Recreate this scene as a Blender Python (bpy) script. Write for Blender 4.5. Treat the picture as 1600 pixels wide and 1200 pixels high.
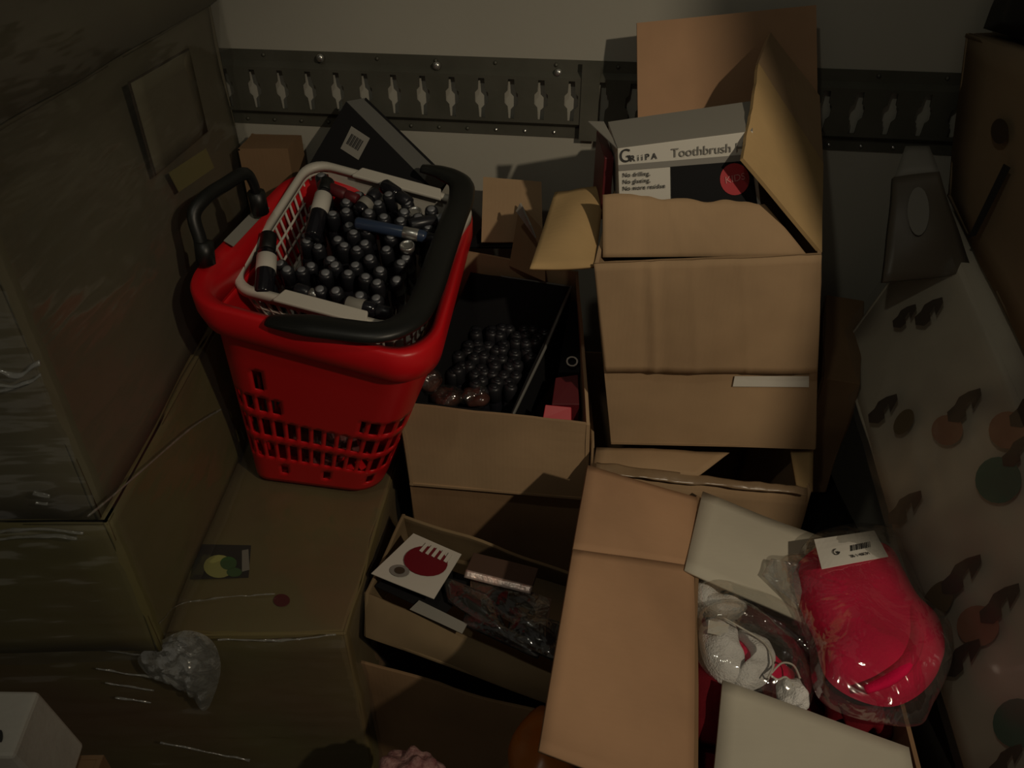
import bpy, math, random
from mathutils import Vector, Matrix, noise
from mathutils.geometry import tessellate_polygon
random.seed(7)
C = bpy.context.scene
for o in list(bpy.data.objects): bpy.data.objects.remove(o)
col = C.collection
R = math.radians
# ------------------------------------------------------------------ camera
CAM = Vector((0, 0, 1.6)); PITCH = R(35); F = 1200.0
cd = bpy.data.cameras.new('camera'); cam = bpy.data.objects.new('camera', cd); col.objects.link(cam)
cam.location = CAM; cam.rotation_euler = (R(90) - PITCH, 0, 0)
cd.sensor_width = 36; cd.lens = 36 * F / 1600; cd.clip_start = .02
C.camera = cam
# ------------------------------------------------------------------ light
w = bpy.data.worlds.new('world'); C.world = w; w.use_nodes = True
w.node_tree.nodes['Background'].inputs[0].default_value = (1.0, .90, .72, 1)
w.node_tree.nodes['Background'].inputs[1].default_value = .045
def lamp(name, kind, loc, target, power, colr, size=.03, cone=None, blend=1.0):
    l = bpy.data.lights.new(name, kind); o = bpy.data.objects.new(name, l); col.objects.link(o)
    o.location = loc; l.energy = power; l.color = colr; l.shadow_soft_size = size
    o.rotation_euler = (Vector(target) - Vector(loc)).to_track_quat('-Z', 'Y').to_euler()
    if cone: l.spot_size = R(cone); l.spot_blend = blend
    return o
lamp('work_lamp', 'SPOT', (.85, -.40, 2.15), (.24, .90, 1.02), 40, (1, .84, .62), .02, 60, 1.0)
lamp('dim_lamp', 'SPOT', (-.25, .15, 2.35), (.05, 1.0, 1.0), 4.0, (.95, .90, .72), .03, 95, 1.0)
C.view_settings.view_transform = 'Standard'; C.view_settings.look = 'None'
C.view_settings.gamma = 1; C.view_settings.exposure = 0; C.view_settings.use_curve_mapping = False

# ------------------------------------------------------------------ helpers
_c, _s = math.cos(PITCH), math.sin(PITCH)
def P(u, v, x=None, y=None, z=None):
    """the point of the place seen at photo pixel (u, v) that lies in the plane x=, y= or z="""
    a = (u - 800) / F; b = (v - 600) / F
    d = Vector((a, _c - b * _s, -_s - b * _c))
    t = (y / d.y) if y is not None else ((z - 1.6) / d.z if z is not None else x / d.x)
    return CAM + d * t
def Pn(u, v, o, n):
    a = (u - 800) / F; b = (v - 600) / F
    d = Vector((a, _c - b * _s, -_s - b * _c))
    return CAM + d * ((Vector(o) - CAM).dot(n) / d.dot(n))
V = Vector
def nz(p, f=8.0, s=0.0): return noise.noise(V((p[0] * f + s, p[1] * f - s, p[2] * f + 2 * s)))

class MB:
    def __init__(self): self.v = []; self.f = []; self.m = []
    def add(self, vs, fs, mi=0):
        b = len(self.v); self.v += [V(p) for p in vs]
        for q in fs: self.f.append(tuple(b + i for i in q)); self.m.append(mi)
    def box(self, c, size, rot=None, mi=0):
        c = V(c); rot = rot or Matrix.Identity(3); x, y, z = [s / 2 for s in size]
        vs = [c + rot @ V((i * x, j * y, k * z)) for k in (-1, 1) for j in (-1, 1) for i in (-1, 1)]
        self.add(vs, [(0, 2, 3, 1), (4, 5, 7, 6), (0, 1, 5, 4), (2, 6, 7, 3), (0, 4, 6, 2), (1, 3, 7, 5)], mi)
    def slab(self, q, th, nu=10, nv=10, amp=.002, fr=9, seed=0.0, bend=0.0, mi=0, inward=1, edge=0.0, ribs=()):
        """sheet over the quad q (4 corners in order), thickness th to the back, gently warped"""
        q = [V(p) for p in q]
        n = (q[1] - q[0]).cross(q[3] - q[0]) + (q[2] - q[1]).cross(q[2] - q[3]) * 0 
        n.normalize(); top = []; bot = []
        for j in range(nv + 1):
            for i in range(nu + 1):
                a, b = i / nu, j / nv
                p = q[0] * (1 - a) * (1 - b) + q[1] * a * (1 - b) + q[2] * a * b + q[3] * (1 - a) * b
                k = math.sin(math.pi * a) * math.sin(math.pi * b)
                if edge and j == nv: p = p + (q[3] - q[0]).normalized() * nz(p, 45, seed) * edge
                p = p + n * (nz(p, fr, seed) * amp * 2 + bend * k + sum(.5 * h_ * math.exp(-((a - c_ - sl_ * (b - .5)) / w_) ** 2) for c_, w_, h_, sl_ in ribs))
                top.append(p); bot.append(p - n * th * inward)
        N = nu + 1; M = len(top); fs = []
        for j in range(nv):
            for i in range(nu):
                a = j * N + i; fs.append((a, a + 1, a + 1 + N, a + N)); fs.append((M + a, M + a + N, M + a + 1 + N, M + a + 1))
        ring = [i for i in range(nu)] + [nu + j * N for j in range(nv)] + [nv * N + nu - i for i in range(nu)] + [(nv - j) * N for j in range(nv)]
        for k in range(len(ring)):
            a, b = ring[k], ring[(k + 1) % len(ring)]; fs.append((b, a, M + a, M + b))
        self.add(top + bot, fs, mi)
    def tube(self, pts, r, seg=8, closed=False, mi=0, flat=1.0, up=None):
        pts = [V(p) for p in pts]; n = len(pts); vs = []
        nrm = None
        for i, p in enumerate(pts):
            a = pts[(i - 1) % n] if (closed or i) else p; b = pts[(i + 1) % n] if (closed or i < n - 1) else p
            t = (b - a).normalized()
            if up is not None: nrm = t.cross(V(up)).normalized()
            elif nrm is None: nrm = t.orthogonal().normalized()
            else: nrm = (nrm - t * nrm.dot(t)).normalized()
            bi = t.cross(nrm); rr = r[i] if isinstance(r, (list, tuple)) else r
            for k in range(seg):
                an = 2 * math.pi * k / seg; vs.append(p + nrm * math.cos(an) * rr + bi * math.sin(an) * rr * flat)
        fs = []
        for i in range(n if closed else n - 1):
            for k in range(seg):
                a = i * seg + k; b = i * seg + (k + 1) % seg; c = ((i + 1) % n) * seg + (k + 1) % seg; d = ((i + 1) % n) * seg + k
                fs.append((a, b, c, d))
        if not closed: fs += [tuple(reversed(range(seg))), tuple((n - 1) * seg + k for k in range(seg))]
        self.add(vs, fs, mi)
    def lathe(self, prof, M=None, seg=16, mi=0):
        M = M or Matrix.Identity(4); vs = []; fs = []
        for r, z in prof:
            for k in range(seg):
                an = 2 * math.pi * k / seg; vs.append(M @ V((r * math.cos(an), r * math.sin(an), z)))
        for i in range(len(prof) - 1):
            for k in range(seg):
                a = i * seg + k; b = i * seg + (k + 1) % seg; fs.append((a, b, b + seg, a + seg))
        fs += [tuple(reversed(range(seg))), tuple((len(prof) - 1) * seg + k for k in range(seg))]
        self.add(vs, fs, mi)
    def blob(self, c, rad, rot=None, amp=0.0, fr=20, seed=0.0, seg=28, rings=16, mi=0):
        c = V(c); rot = rot or Matrix.Identity(3); vs = []; fs = []
        for j in range(rings + 1):
            ph = math.pi * j / rings
            for k in range(seg):
                an = 2 * math.pi * k / seg
                d = V((math.sin(ph) * math.cos(an), math.sin(ph) * math.sin(an), math.cos(ph)))
                p = V((d.x * rad[0], d.y * rad[1], d.z * rad[2])); p = p + d * nz(p + c, fr, seed) * amp
                vs.append(c + rot @ p)
        for j in range(rings):
            for k in range(seg):
                a = j * seg + k; b = j * seg + (k + 1) % seg; fs.append((a, a + seg, b + seg, b))
        self.add(vs, fs, mi)
    def puff(self, outline, n, h, amp=.004, fr=25, seed=0.0, rings=16, sub=5, under=.4, power=.5, mi=0, ridge=0):
        """cushion over a star-shaped outline lying in a plane of normal n"""
        n = V(n).normalized(); o = [V(p) for p in outline]; k = len(o); pts = []
        for i in range(k):
            p0, p1, p2, p3 = o[i - 1], o[i], o[(i + 1) % k], o[(i + 2) % k]
            for j in range(sub):
                t = j / sub
                pts.append(.5 * ((2 * p1) + (p2 - p0) * t + (2 * p0 - 5 * p1 + 4 * p2 - p3) * t * t + (3 * p1 - p0 - 3 * p2 + p3) * t ** 3))
        c = sum(pts, V()) / len(pts); N = len(pts)
        for sgn, hh in ((1, h), (-1, h * under)):
            vs = [c + n * (sgn * hh + (nz(c, fr, seed) * amp if sgn > 0 else 0))]
            for r in range(1, rings + 1):
                q = r / rings
                for p in pts:
                    w_ = c + (p - c) * q; f = (1 - q ** 2.4) ** power if q < 1 else 0
                    d = nz(w_, fr, seed) * amp
                    if ridge: d += abs(nz(w_, fr * .6, seed + 9)) * ridge
                    vs.append(w_ + n * (sgn * hh * f + (d * (1 - q ** 6) if sgn > 0 else 0)))
            fs = []
            for a in range(N):
                b = (a + 1) % N; fs.append((0, 1 + a, 1 + b) if sgn > 0 else (0, 1 + b, 1 + a))
                for r in range(rings - 1):
                    i0 = 1 + r * N
                    fs.append((i0 + a, i0 + N + a, i0 + N + b, i0 + b) if sgn > 0 else (i0 + b, i0 + N + b, i0 + N + a, i0 + a))
            self.add(vs, fs, mi)
    def build(self, name, mats, parent=None, smooth=False, bevel=0, solid=0, sub=0):
        me = bpy.data.meshes.new(name); off = V(parent['_w']) if parent is not None else V()
        me.from_pydata([tuple(p - off) for p in self.v], [], self.f)
        mats = mats if isinstance(mats, (list, tuple)) else [mats]
        for m in mats: me.materials.append(m)
        me.polygons.foreach_set('material_index', self.m)
        if smooth: me.polygons.foreach_set('use_smooth', [True] * len(me.polygons))
        me.update(); o = bpy.data.objects.new(name, me); col.objects.link(o)
        if parent is not None: o.parent = parent
        o['_w'] = tuple(off)
        if solid: md = o.modifiers.new('s', 'SOLIDIFY'); md.thickness = solid; md.offset = -1
        if bevel: md = o.modifiers.new('b', 'BEVEL'); md.width = bevel; md.segments = 2; md.limit_method = 'ANGLE'
        if sub: md = o.modifiers.new('u', 'SUBSURF'); md.levels = md.render_levels = sub
        return o
def thing(name, label, cat, loc, group=None):
    o = bpy.data.objects.new(name, None); col.objects.link(o); o.location = V(loc); o.empty_display_size = .02
    o['_w'] = tuple(V(loc)); o['label'] = label; o['category'] = cat
    if group: o['group'] = group
    return o
def tag(o, label, cat, group=None):
    o['label'] = label; o['category'] = cat
    if group: o['group'] = group
    return o
def struct(o): o['kind'] = 'structure'; return o
def frame(o, x, n):
    """4x4 with local x along x, local z along n, at o"""
    n = V(n).normalized(); x = V(x); x = (x - n * x.dot(n)).normalized(); y = n.cross(x)
    return Matrix(((x.x, y.x, n.x, o[0]), (x.y, y.y, n.y, o[1]), (x.z, y.z, n.z, o[2]), (0, 0, 0, 1)))
def text(body, size, M, mat, parent, name='lettering', align='LEFT', extr=.0003, spacing=1.0, sx=1.0):
    cu = bpy.data.curves.new(name, 'FONT'); cu.body = body; cu.size = size; cu.extrude = extr; cu.align_x = align
    cu.space_character = spacing; cu.materials.append(mat)
    tmp = bpy.data.objects.new('tmp', cu); col.objects.link(tmp); bpy.context.view_layer.update()
    me = bpy.data.meshes.new_from_object(tmp.evaluated_get(bpy.context.evaluated_depsgraph_get())); bpy.data.objects.remove(tmp)
    me.name = name; me.materials.clear(); me.materials.append(mat)
    o = bpy.data.objects.new(name, me); col.objects.link(o); o.parent = parent
    o.matrix_local = Matrix.Translation(-V(parent['_w'])) @ M @ Matrix.Diagonal((sx, 1, 1, 1)); return o

def smooth(pts, n=6):
    o = []
    for i in range(len(pts) - 1):
        p0, p1, p2, p3 = pts[max(i - 1, 0)], pts[i], pts[i + 1], pts[min(i + 2, len(pts) - 1)]
        for j in range(n):
            t = j / n; o.append(.5 * ((2 * p1) + (p2 - p0) * t + (2 * p0 - 5 * p1 + 4 * p2 - p3) * t * t + (3 * p1 - p0 - 3 * p2 + p3) * t ** 3))
    return o + [pts[-1]]

# ------------------------------------------------------------------ materials
def mat(name, base, rough=.6, metal=0.0, spec=.5, nodes=None, **kw):
    m = bpy.data.materials.new(name); m.use_nodes = True; b = m.node_tree.nodes['Principled BSDF']
    b.inputs['Base Color'].default_value = (*base, 1); b.inputs['Roughness'].default_value = rough
    b.inputs['Metallic'].default_value = metal; b.inputs['Specular IOR Level'].default_value = spec
    for k, v in kw.items(): b.inputs[k.replace('_', ' ')].default_value = v
    if nodes: nodes(m.node_tree, b)
    return m
def mottled(c1, c2, scale=4, bump=.1, bscale=60, wave=None, detail=4, lo=.35, hi=.7, c3=None):
    def f(nt, b):
        N = nt.nodes; L = nt.links
        tc = N.new('ShaderNodeTexCoord'); n1 = N.new('ShaderNodeTexNoise'); n1.inputs['Scale'].default_value = scale; n1.inputs['Detail'].default_value = detail
        L.new(tc.outputs['Object'], n1.inputs['Vector'])
        r = N.new('ShaderNodeValToRGB'); r.color_ramp.elements[0].position = lo; r.color_ramp.elements[1].position = hi
        r.color_ramp.elements[0].color = (*c1, 1); r.color_ramp.elements[1].color = (*c2, 1)
        if c3: e = r.color_ramp.elements.new((lo + hi) / 2 + .03); e.color = (*c3, 1)
        L.new(n1.outputs['Fac'], r.inputs['Fac']); L.new(r.outputs['Color'], b.inputs['Base Color'])
        n2 = N.new('ShaderNodeTexNoise'); n2.inputs['Scale'].default_value = bscale; L.new(tc.outputs['Object'], n2.inputs['Vector'])
        h = n2.outputs['Fac']
        if wave:
            wv = N.new('ShaderNodeTexWave'); wv.wave_type = 'BANDS'; wv.bands_direction = wave[0]; wv.inputs['Scale'].default_value = wave[1]
            wv.inputs['Distortion'].default_value = 1.2; wv.inputs['Detail'].default_value = 1; L.new(tc.outputs['Object'], wv.inputs['Vector'])
            ad = N.new('ShaderNodeMath'); ad.operation = 'ADD'; L.new(h, ad.inputs[0]); mu = N.new('ShaderNodeMath'); mu.operation = 'MULTIPLY'
            L.new(wv.outputs['Fac'], mu.inputs[0]); mu.inputs[1].default_value = wave[2]; L.new(mu.outputs[0], ad.inputs[1]); h = ad.outputs[0]
        bp = N.new('ShaderNodeBump'); bp.inputs['Strength'].default_value = bump; bp.inputs['Distance'].default_value = .002
        L.new(h, bp.inputs['Height']); L.new(bp.outputs['Normal'], b.inputs['Normal'])
    return f
def card(name, c, var=.8, wave=('X', 45, .12), **kw):
    return mat(name, c, .85, spec=.25, nodes=mottled(tuple(k * var for k in c), tuple(k * 1.08 for k in c), kw.get('scale', 5), kw.get('bump', .22), 40, wave))
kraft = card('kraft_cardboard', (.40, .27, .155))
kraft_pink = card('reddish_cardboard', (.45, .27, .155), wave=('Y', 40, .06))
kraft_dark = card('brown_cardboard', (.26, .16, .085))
kraft_inner = card('pale_cardboard_lining', (.50, .34, .16), wave=('Y', 40, .1))
kraft_grey = card('grey_brown_cardboard', (.27, .20, .125))
white_card = card('white_cardboard', (.52, .49, .40), .9, wave=('Y', 40, .05))
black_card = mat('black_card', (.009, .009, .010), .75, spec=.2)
grey_edge = mat('grey_card_edge', (.12, .12, .11), .7)
print_card = mat('pallet_cardboard', (.2, .15, .09), .8, spec=.3, nodes=mottled((.17, .14, .10), (.19, .15, .10), 2.2, .3, 30, None, 3, .3, .75, (.18, .165, .105)))
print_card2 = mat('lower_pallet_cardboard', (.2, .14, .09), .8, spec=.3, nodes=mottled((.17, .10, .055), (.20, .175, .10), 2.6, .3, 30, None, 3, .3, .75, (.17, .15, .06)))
wall_m = mat('wall_panel', (.42, .4, .34), .7, nodes=mottled((.395, .38, .325), (.445, .43, .37), 2, .1, 80))
floor_m = mat('truck_floor', (.06, .05, .04), .8, nodes=mottled((.04, .035, .03), (.08, .065, .05), 6, .3, 50))
steel = mat('galvanised_steel', (.1, .1, .08), .55, .3, nodes=mottled((.085, .085, .066), (.125, .122, .098), 9, .15, 60))
bright_steel = mat('bright_steel', (.6, .6, .58), .3, .9)
red_pl = mat('red_plastic', (.64, .007, .012), .38, spec=.5)
white_pl = mat('white_plastic', (.62, .59, .52), .45)
black_pl = mat('black_plastic', (.010, .011, .010), .42)
glass_b = mat('dark_glass', (.012, .012, .016), .15, spec=.5)
cap_m = mat('dark_cap', (.020, .021, .026), .34, .2)
cap_g = mat('grey_cap_and_highlight', (.24, .25, .27), .45, .3)  # pale grey also carries the highlight on the cap tops
cap_r = mat('black_cap', (.022, .022, .026), .4, .2)
blue_m = mat('blue_tube', (.03, .05, .10), .3)
paper = mat('white_paper', (.60, .58, .52), .6)
grey_paper = mat('grey_paper', (.26, .25, .22), .6)
ink = mat('ink', (.02, .02, .02), .6)
grey_ink = mat('grey_ink', (.22, .21, .19), .6)
redprint = mat('red_print', (.42, .03, .04), .5)
darkred = mat('dark_red_card', (.10, .008, .012), .5)
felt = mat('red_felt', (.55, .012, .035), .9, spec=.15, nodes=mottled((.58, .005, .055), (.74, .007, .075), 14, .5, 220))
felt_d = mat('shaded_red_felt', (.25, .008, .02), .9, spec=.15, nodes=mottled((.09, .004, .008), (.17, .007, .014), 14, .5, 220))  # the red felt darkened for shade deep in the hat carton
plush = mat('white_plush', (.66, .65, .62), .95, spec=.1, nodes=mottled((.66, .65, .63), (.78, .77, .75), 40, 1.0, 420))
foam = mat('white_foam', (.55, .53, .47), .7, nodes=mottled((.50, .48, .43), (.60, .58, .52), 20, .2, 150))
rose = mat('rose_foil', (.9, .62, .55), .42, .75, nodes=mottled((.85, .58, .5), (1, .88, .82), 60, .5, 150))
amber = mat('amber_wrap', (.35, .11, .015), .3)
pink = mat('pink_plush', (.32, .16, .15), .95, nodes=mottled((.2, .08, .08), (.45, .28, .26), 90, 1, 260))
greenp = mat('green_print', (.05, .12, .04), .6); yellowp = mat('yellow_print', (.35, .36, .12), .6)
orangep = mat('orange_print', (.30, .15, .085), .7, nodes=mottled((.26, .12, .07), (.34, .18, .11), 20, .1, 80))
olivep = mat('olive_print', (.12, .085, .035), .7); leafp = mat('leaf_print', (.05, .033, .02), .7); tealp = mat('teal_print', (.055, .14, .10), .7)
fruitcard = mat('fruit_carton_white', (.5, .45, .36), .8, spec=.3, nodes=mottled((.30, .25, .21), (.56, .51, .41), 5, .2, 40, None, 2, .36, .52))
paleprint = mat('pale_yellow_print', (.25, .22, .08), .7)
tape_m = mat('packing_tape', (.22, .15, .085), .3, spec=.45, nodes=mottled((.20, .135, .08), (.27, .19, .11), 8, .8, 45))
def film(name, milk=.06, gloss=.22, bs=18, stretch=(1, 1, 6), strength=.6, rough=.16, tint=(.8, .82, .78), fres=.22, dist=.6):
    m = bpy.data.materials.new(name); m.use_nodes = True; nt = m.node_tree; N = nt.nodes; L = nt.links; N.clear()
    out = N.new('ShaderNodeOutputMaterial'); tr = N.new('ShaderNodeBsdfTransparent'); tr.inputs[0].default_value = (.93, .93, .92, 1)
    gl = N.new('ShaderNodeBsdfGlossy'); gl.inputs['Roughness'].default_value = rough; gl.inputs['Color'].default_value = (1, 1, 1, 1)
    df = N.new('ShaderNodeBsdfDiffuse'); df.inputs[0].default_value = (*tint, 1)
    tc = N.new('ShaderNodeTexCoord'); mp = N.new('ShaderNodeMapping'); mp.inputs['Scale'].default_value = stretch
    L.new(tc.outputs['Object'], mp.inputs[0]); n = N.new('ShaderNodeTexNoise'); n.inputs['Scale'].default_value = bs; n.inputs['Detail'].default_value = 3
    n.inputs['Distortion'].default_value = dist; L.new(mp.outputs[0], n.inputs['Vector'])
    bp = N.new('ShaderNodeBump'); bp.inputs['Strength'].default_value = strength; bp.inputs['Distance'].default_value = .01
    L.new(n.outputs['Fac'], bp.inputs['Height'])
    for s in (gl, df): L.new(bp.outputs[0], s.inputs['Normal'])
    fr = N.new('ShaderNodeLayerWeight'); fr.inputs['Blend'].default_value = .35; L.new(bp.outputs[0], fr.inputs['Normal'])
    mu = N.new('ShaderNodeMath'); mu.operation = 'MULTIPLY_ADD'; mu.inputs[1].default_value = fres; mu.inputs[2].default_value = gloss * .25; mu.use_clamp = True
    L.new(fr.outputs['Fresnel'], mu.inputs[0])
    m1 = N.new('ShaderNodeMixShader'); L.new(mu.outputs[0], m1.inputs[0]); L.new(tr.outputs[0], m1.inputs[1]); L.new(gl.outputs[0], m1.inputs[2])
    m2 = N.new('ShaderNodeMixShader'); m2.inputs[0].default_value = milk; L.new(m1.outputs[0], m2.inputs[1]); L.new(df.outputs[0], m2.inputs[2])
    L.new(m2.outputs[0], out.inputs[0]); return m
bundle_film = film('pleated_film', .02, .28, 5, (1, 1, 5), .5, .18, fres=.10, dist=.1)
stretch_film = film('stretch_film', .03, .20, 4, (1, 1, 2), .35, .20, fres=.06, dist=.1)
bag_film = film('clear_bag', .012, .42, 20, (1, 1, 1), .75, .10, fres=.15)
film_thick = film('bunched_film', .12, .6, 34, (1, 1, 1), .9, .13, fres=.3)

# ------------------------------------------------------------------ the setting
WY = R(8.5); wd = V((math.cos(WY), -math.sin(WY), 0)); wn = V((-math.sin(WY), -math.cos(WY), 0)); WO = V((0, 1.352, 0))
def onwall(u, v, off=0): return Pn(u, v, WO + wn * off, wn)
m = MB(); a = WO - wd * 1.6; b = WO + wd * 1.6
m.slab([a, b, b + V((0, 0, 2.7)), a + V((0, 0, 2.7))], .04, 2, 2, 0); struct(m.build('wall_back', wall_m))
m = MB(); m.box((0, .3, -.03), (3.4, 2.9, .06)); struct(m.build('floor', floor_m))

# cargo rail -----------------------------------------------------------------
ZT, ZB = 1.313, 1.186
rail = thing('cargo_rail', 'dark steel slotted lashing rail bolted along the pale back wall', 'rail', WO + V((0, 0, ZB)))
m = MB(); x0 = -.533; n_c = 26; pitch = .0508; H = ZT - ZB
def rp(s, h, off): return WO + wd * s + V((0, 0, ZB + h)) + wn * off
prof = [(0, .002), (.018, .002), (.026, .013), (.101, .013), (.109, .002), (H, .002)]
sl = [(-.0045, .041), (.0045, .041), (.0055, .056), (.010, .060), (.010, .072), (.0055, .076), (.0045, .090), (-.0045, .090), (-.0055, .076), (-.010, .072), (-.010, .060), (-.0055, .056)]
sl = [(sx * 1.15, .0315 + (sh - .041) * 1.32) for sx, sh in sl]
for i in range(n_c):
    s0 = x0 + i * pitch; s1 = s0 + pitch; sc = (s0 + s1) / 2
    for k in range(5):
        (h0, o0), (h1, o1) = prof[k], prof[k + 1]
        if k != 2: m.add([rp(s0, h0, o0), rp(s1, h0, o0), rp(s1, h1, o1), rp(s0, h1, o1)], [(0, 1, 2, 3)]); continue
        outer = [V((s0, h0, 0)), V((s1, h0, 0)), V((s1, h1, 0)), V((s0, h1, 0))]
        hole = [V((sc + a, b, 0)) for a, b in sl]
        tris = tessellate_polygon([outer, hole]); pts = outer + hole
        m.add([rp(p.x, p.y, o0) for p in pts], [tuple(t) for t in tris])
        nb = len(m.v); hs = [rp(p.x, p.y, o0) for p in hole] + [rp(p.x, p.y, o0 - .003) for p in hole]; kk = len(hole)
        m.add(hs, [(j, (j + 1) % kk, (j + 1) % kk + kk, j + kk) for j in range(kk)])
s1 = x0 + n_c * pitch
m.add([rp(x0, 0, 0), rp(s1, 0, 0), rp(s1, 0, .002), rp(x0, 0, .002)], [(0, 1, 2, 3)])
m.add([rp(x0, H, 0), rp(s1, H, 0), rp(s1, H, .002), rp(x0, H, .002)], [(0, 1, 2, 3)])
m.build('rail_plate', steel, rail)
m = MB(); sj = .118
m.slab([rp(sj, .0, .0155), rp(sj + .03, .0, .0155), rp(sj + .03, H, .0155), rp(sj, H, .0155)], .002, 2, 2, 0, mi=0); m.build('joint_strap', steel, rail)
dome = [(.0, .0035), (.0018, .0032), (.003, .002), (.0034, 0)]
for i in range(n_c):
    for h, off in ((.009, .002),) + (((.119, .002),) if i % 2 else ()):
        m = MB(); M = frame(rp(x0 + (i + .95) * pitch, h, off), wd, wn); m.lathe([(r, z) for r, z in reversed(dome)], M, 10); m.build('rivet', bright_steel if h < .05 and i > 8 else steel, rail, True)  # bright steel on the lower row stands in for rivet highlights
for u, v in ((500, 91), (682, 103), (872, 114)):
    m = MB(); M = frame(onwall(u, v, .010), wd, wn); m.lathe([(.0065, -.007), (.0065, .001), (.005, .003), (.002, .004)], M, 12); m.build('bolt', bright_steel, rail, True)

# ------------------------------------------------------------------ cartons
def carton_walls(m, top, bot, th=.005, amp=.0025, seed=0.0, lid=False, skip=(), nu=10, nv=8, bends=(0, 0, 0, 0), edge=.0015):
    """open box: top and bottom corners each FL, FR, BR, BL"""
    T = [V(p) for p in top]; B = [V(p) for p in bot]
    for k in range(4):
        if k in skip: continue
        j = (k + 1) % 4
        m.slab([B[k], B[j], T[j], T[k]], th, nu, nv, amp, 9, seed, bends[k], edge=edge)
    m.slab([B[0], B[3], B[2], B[1]], th, 2, 2, 0)
    if lid: m.slab([T[0], T[1], T[2], T[3]], th, nu, nv, amp, 9, seed)
def mid(ps): return sum([V(p) for p in ps], V()) / len(ps)
def down(ps, z): return [V((p[0], p[1], z)) for p in ps]

# --- tall wrapped stack on the left
AX = -.478
def ap(u, v, off=0): return P(u, v, x=AX + off)
st = thing('wrapped_carton_stack', 'tall stack of cartons in clear stretch film filling the left side', 'carton stack', (AX - .2, .7, 0))
m = MB(); ya, yb = .640, 1.42
def abox(z0, z1, xo, seed, bend=.006):
    m = MB(); x1 = AX + xo; x2 = AX - .45
    def f(y): return x1 - (y - .64) * .035
    m.slab([(f(ya), ya, z0), (f(yb), yb, z0), (f(yb), yb, z1), (f(ya), ya, z1)], .004, 26, 14, .004, 5, seed, bend)
    m.slab([(x2, ya, z0), (f(ya), ya, z0), (f(ya), ya, z1), (x2, ya, z1)], .004, 8, 8, .003, 5, seed)
    m.slab([(f(yb), yb, z0), (x2, yb, z0), (x2, yb, z1), (f(yb), yb, z1)], .004, 8, 8, .003, 5, seed)
    m.slab([(f(ya), ya, z1), (f(yb), yb, z1), (x2, yb, z1), (x2, ya, z1)], .004, 4, 4, 0)
    return m
abox(.712, .955, .006, 3).build('lower_carton', print_card2, st, True)
abox(.96, 1.385, 0, 5, .008).build('middle_carton', print_card, st, True)
abox(1.39, 2.1, .012, 8).build('upper_carton', print_card, st, True)
m = MB(); q = [ap(245, 272, .010), ap(325, 205, .010), ap(296, 78, .010), ap(206, 130, .010)]
e = MB(); qc = mid(q); qo = [qc + (p - qc) * 1.035 - V((.0015, 0, 0)) for p in q]
m.slab(q, .002, 6, 6, .0005); m.build('cut_out_panel', print_card, st, True)
e.slab(qo, .002, 2, 2, 0); e.build('panel_outline', leafp, st)
m = MB(); m.slab([ap(280, 300, .008), ap(335, 262, .008), ap(322, 232, .008), ap(264, 270, .008)], .001, 3, 3, 0); m.build('yellow_sticker', paleprint, st)
# stretch film: an outer skin with horizontal pleats
def skin(f, nu, nv, amp, seed, stretchv=6):
    m = MB(); vs = []
    for j in range(nv + 1):
        for i in range(nu + 1):
            p, n = f(i / nu, j / nv); q = V((p.x * 2.2, p.y * 2.2, p.z * stretchv))
            vs.append(p + n * (.005 + amp * abs(noise.noise(q * 3 + V((seed, 0, 0)))) + amp * .5 * abs(noise.noise(q * 9 + V((0, seed, 0))))))
    N = nu + 1; m.add(vs, [(j * N + i, j * N + i + 1, (j + 1) * N + i + 1, (j + 1) * N + i) for j in range(nv) for i in range(nu)])
    return m
def fa(a, b):
    y = ya + a * (yb - ya); z = .715 + 1.38 * b; return V((AX - (y - .64) * .035 + .012 + .012 * math.sin(math.pi * a), y, z)), V((1, 0, 0))
m = skin(fa, 90, 200, .0045, 2)
def fa2(a, b): return V((AX + .012 - .44 * a, ya - .006 - .010 * math.sin(math.pi * a), .715 + 1.38 * b)), V((0, -1, 0))
m2 = skin(fa2, 60, 240, .007, 12, 9); m.add(m2.v, m2.f); m.build('stretch_film', bundle_film, st, True)
m = MB(); bp_ = [P(345, 640, x=AX + .016), P(300, 668, x=AX + .020), P(230, 728, x=AX + .022), P(170, 780, x=AX + .020), P(138, 806, x=AX + .016)]
m.tube(smooth(bp_, 8), [.0022 + .002 * abs(nz((k, 0, 0), .4)) for k in range(33)], 8, flat=.5); m.build('film_strand', film_thick, st, True)

# --- low wrapped bundle the basket stands on
BZ = .70
bt = [P(215, 985, z=BZ) + V((0, -.0, 0)), P(540, 990, z=BZ), P(612, 775, z=BZ), P(420, 560, z=BZ)]
bt[3] = V((-.46, 1.20, BZ)); bt[2] = V((-.20, 1.16, BZ)); bt[0] = V((-.93, bt[1].y - .01, BZ)); bt[3].x = -.93; 
bd = thing('wrapped_low_bundle', 'low bundle of brown cartons in clear film, under the red basket', 'carton bundle', mid(down(bt, 0)))
m = MB(); carton_walls(m, bt, down(bt, .01), .004, .004, 11, True, nu=16, nv=16); m.build('carton', print_card2, bd, True, .010)
def fb1(a, b):
    p = bt[0].lerp(bt[1], a); return V((p.x, p.y, .02 + (BZ - .02) * b)) + V((0, 0, .004)), V((0, -1, 0))
def fb2(a, b):
    p = bt[0].lerp(bt[1], a).lerp(bt[3].lerp(bt[2], a), b); return p, V((0, 0, 1))
def fb3(a, b):
    p = bt[1].lerp(bt[2], a); return V((p.x + .0, p.y, .02 + (BZ - .015) * b)), V((1, 0, 0))
m = skin(fb1, 90, 130, .010, 4, 9); m2 = skin(fb2, 70, 60, .010, 14, 2.2); m3 = skin(fb3, 30, 60, .006, 24)
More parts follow.
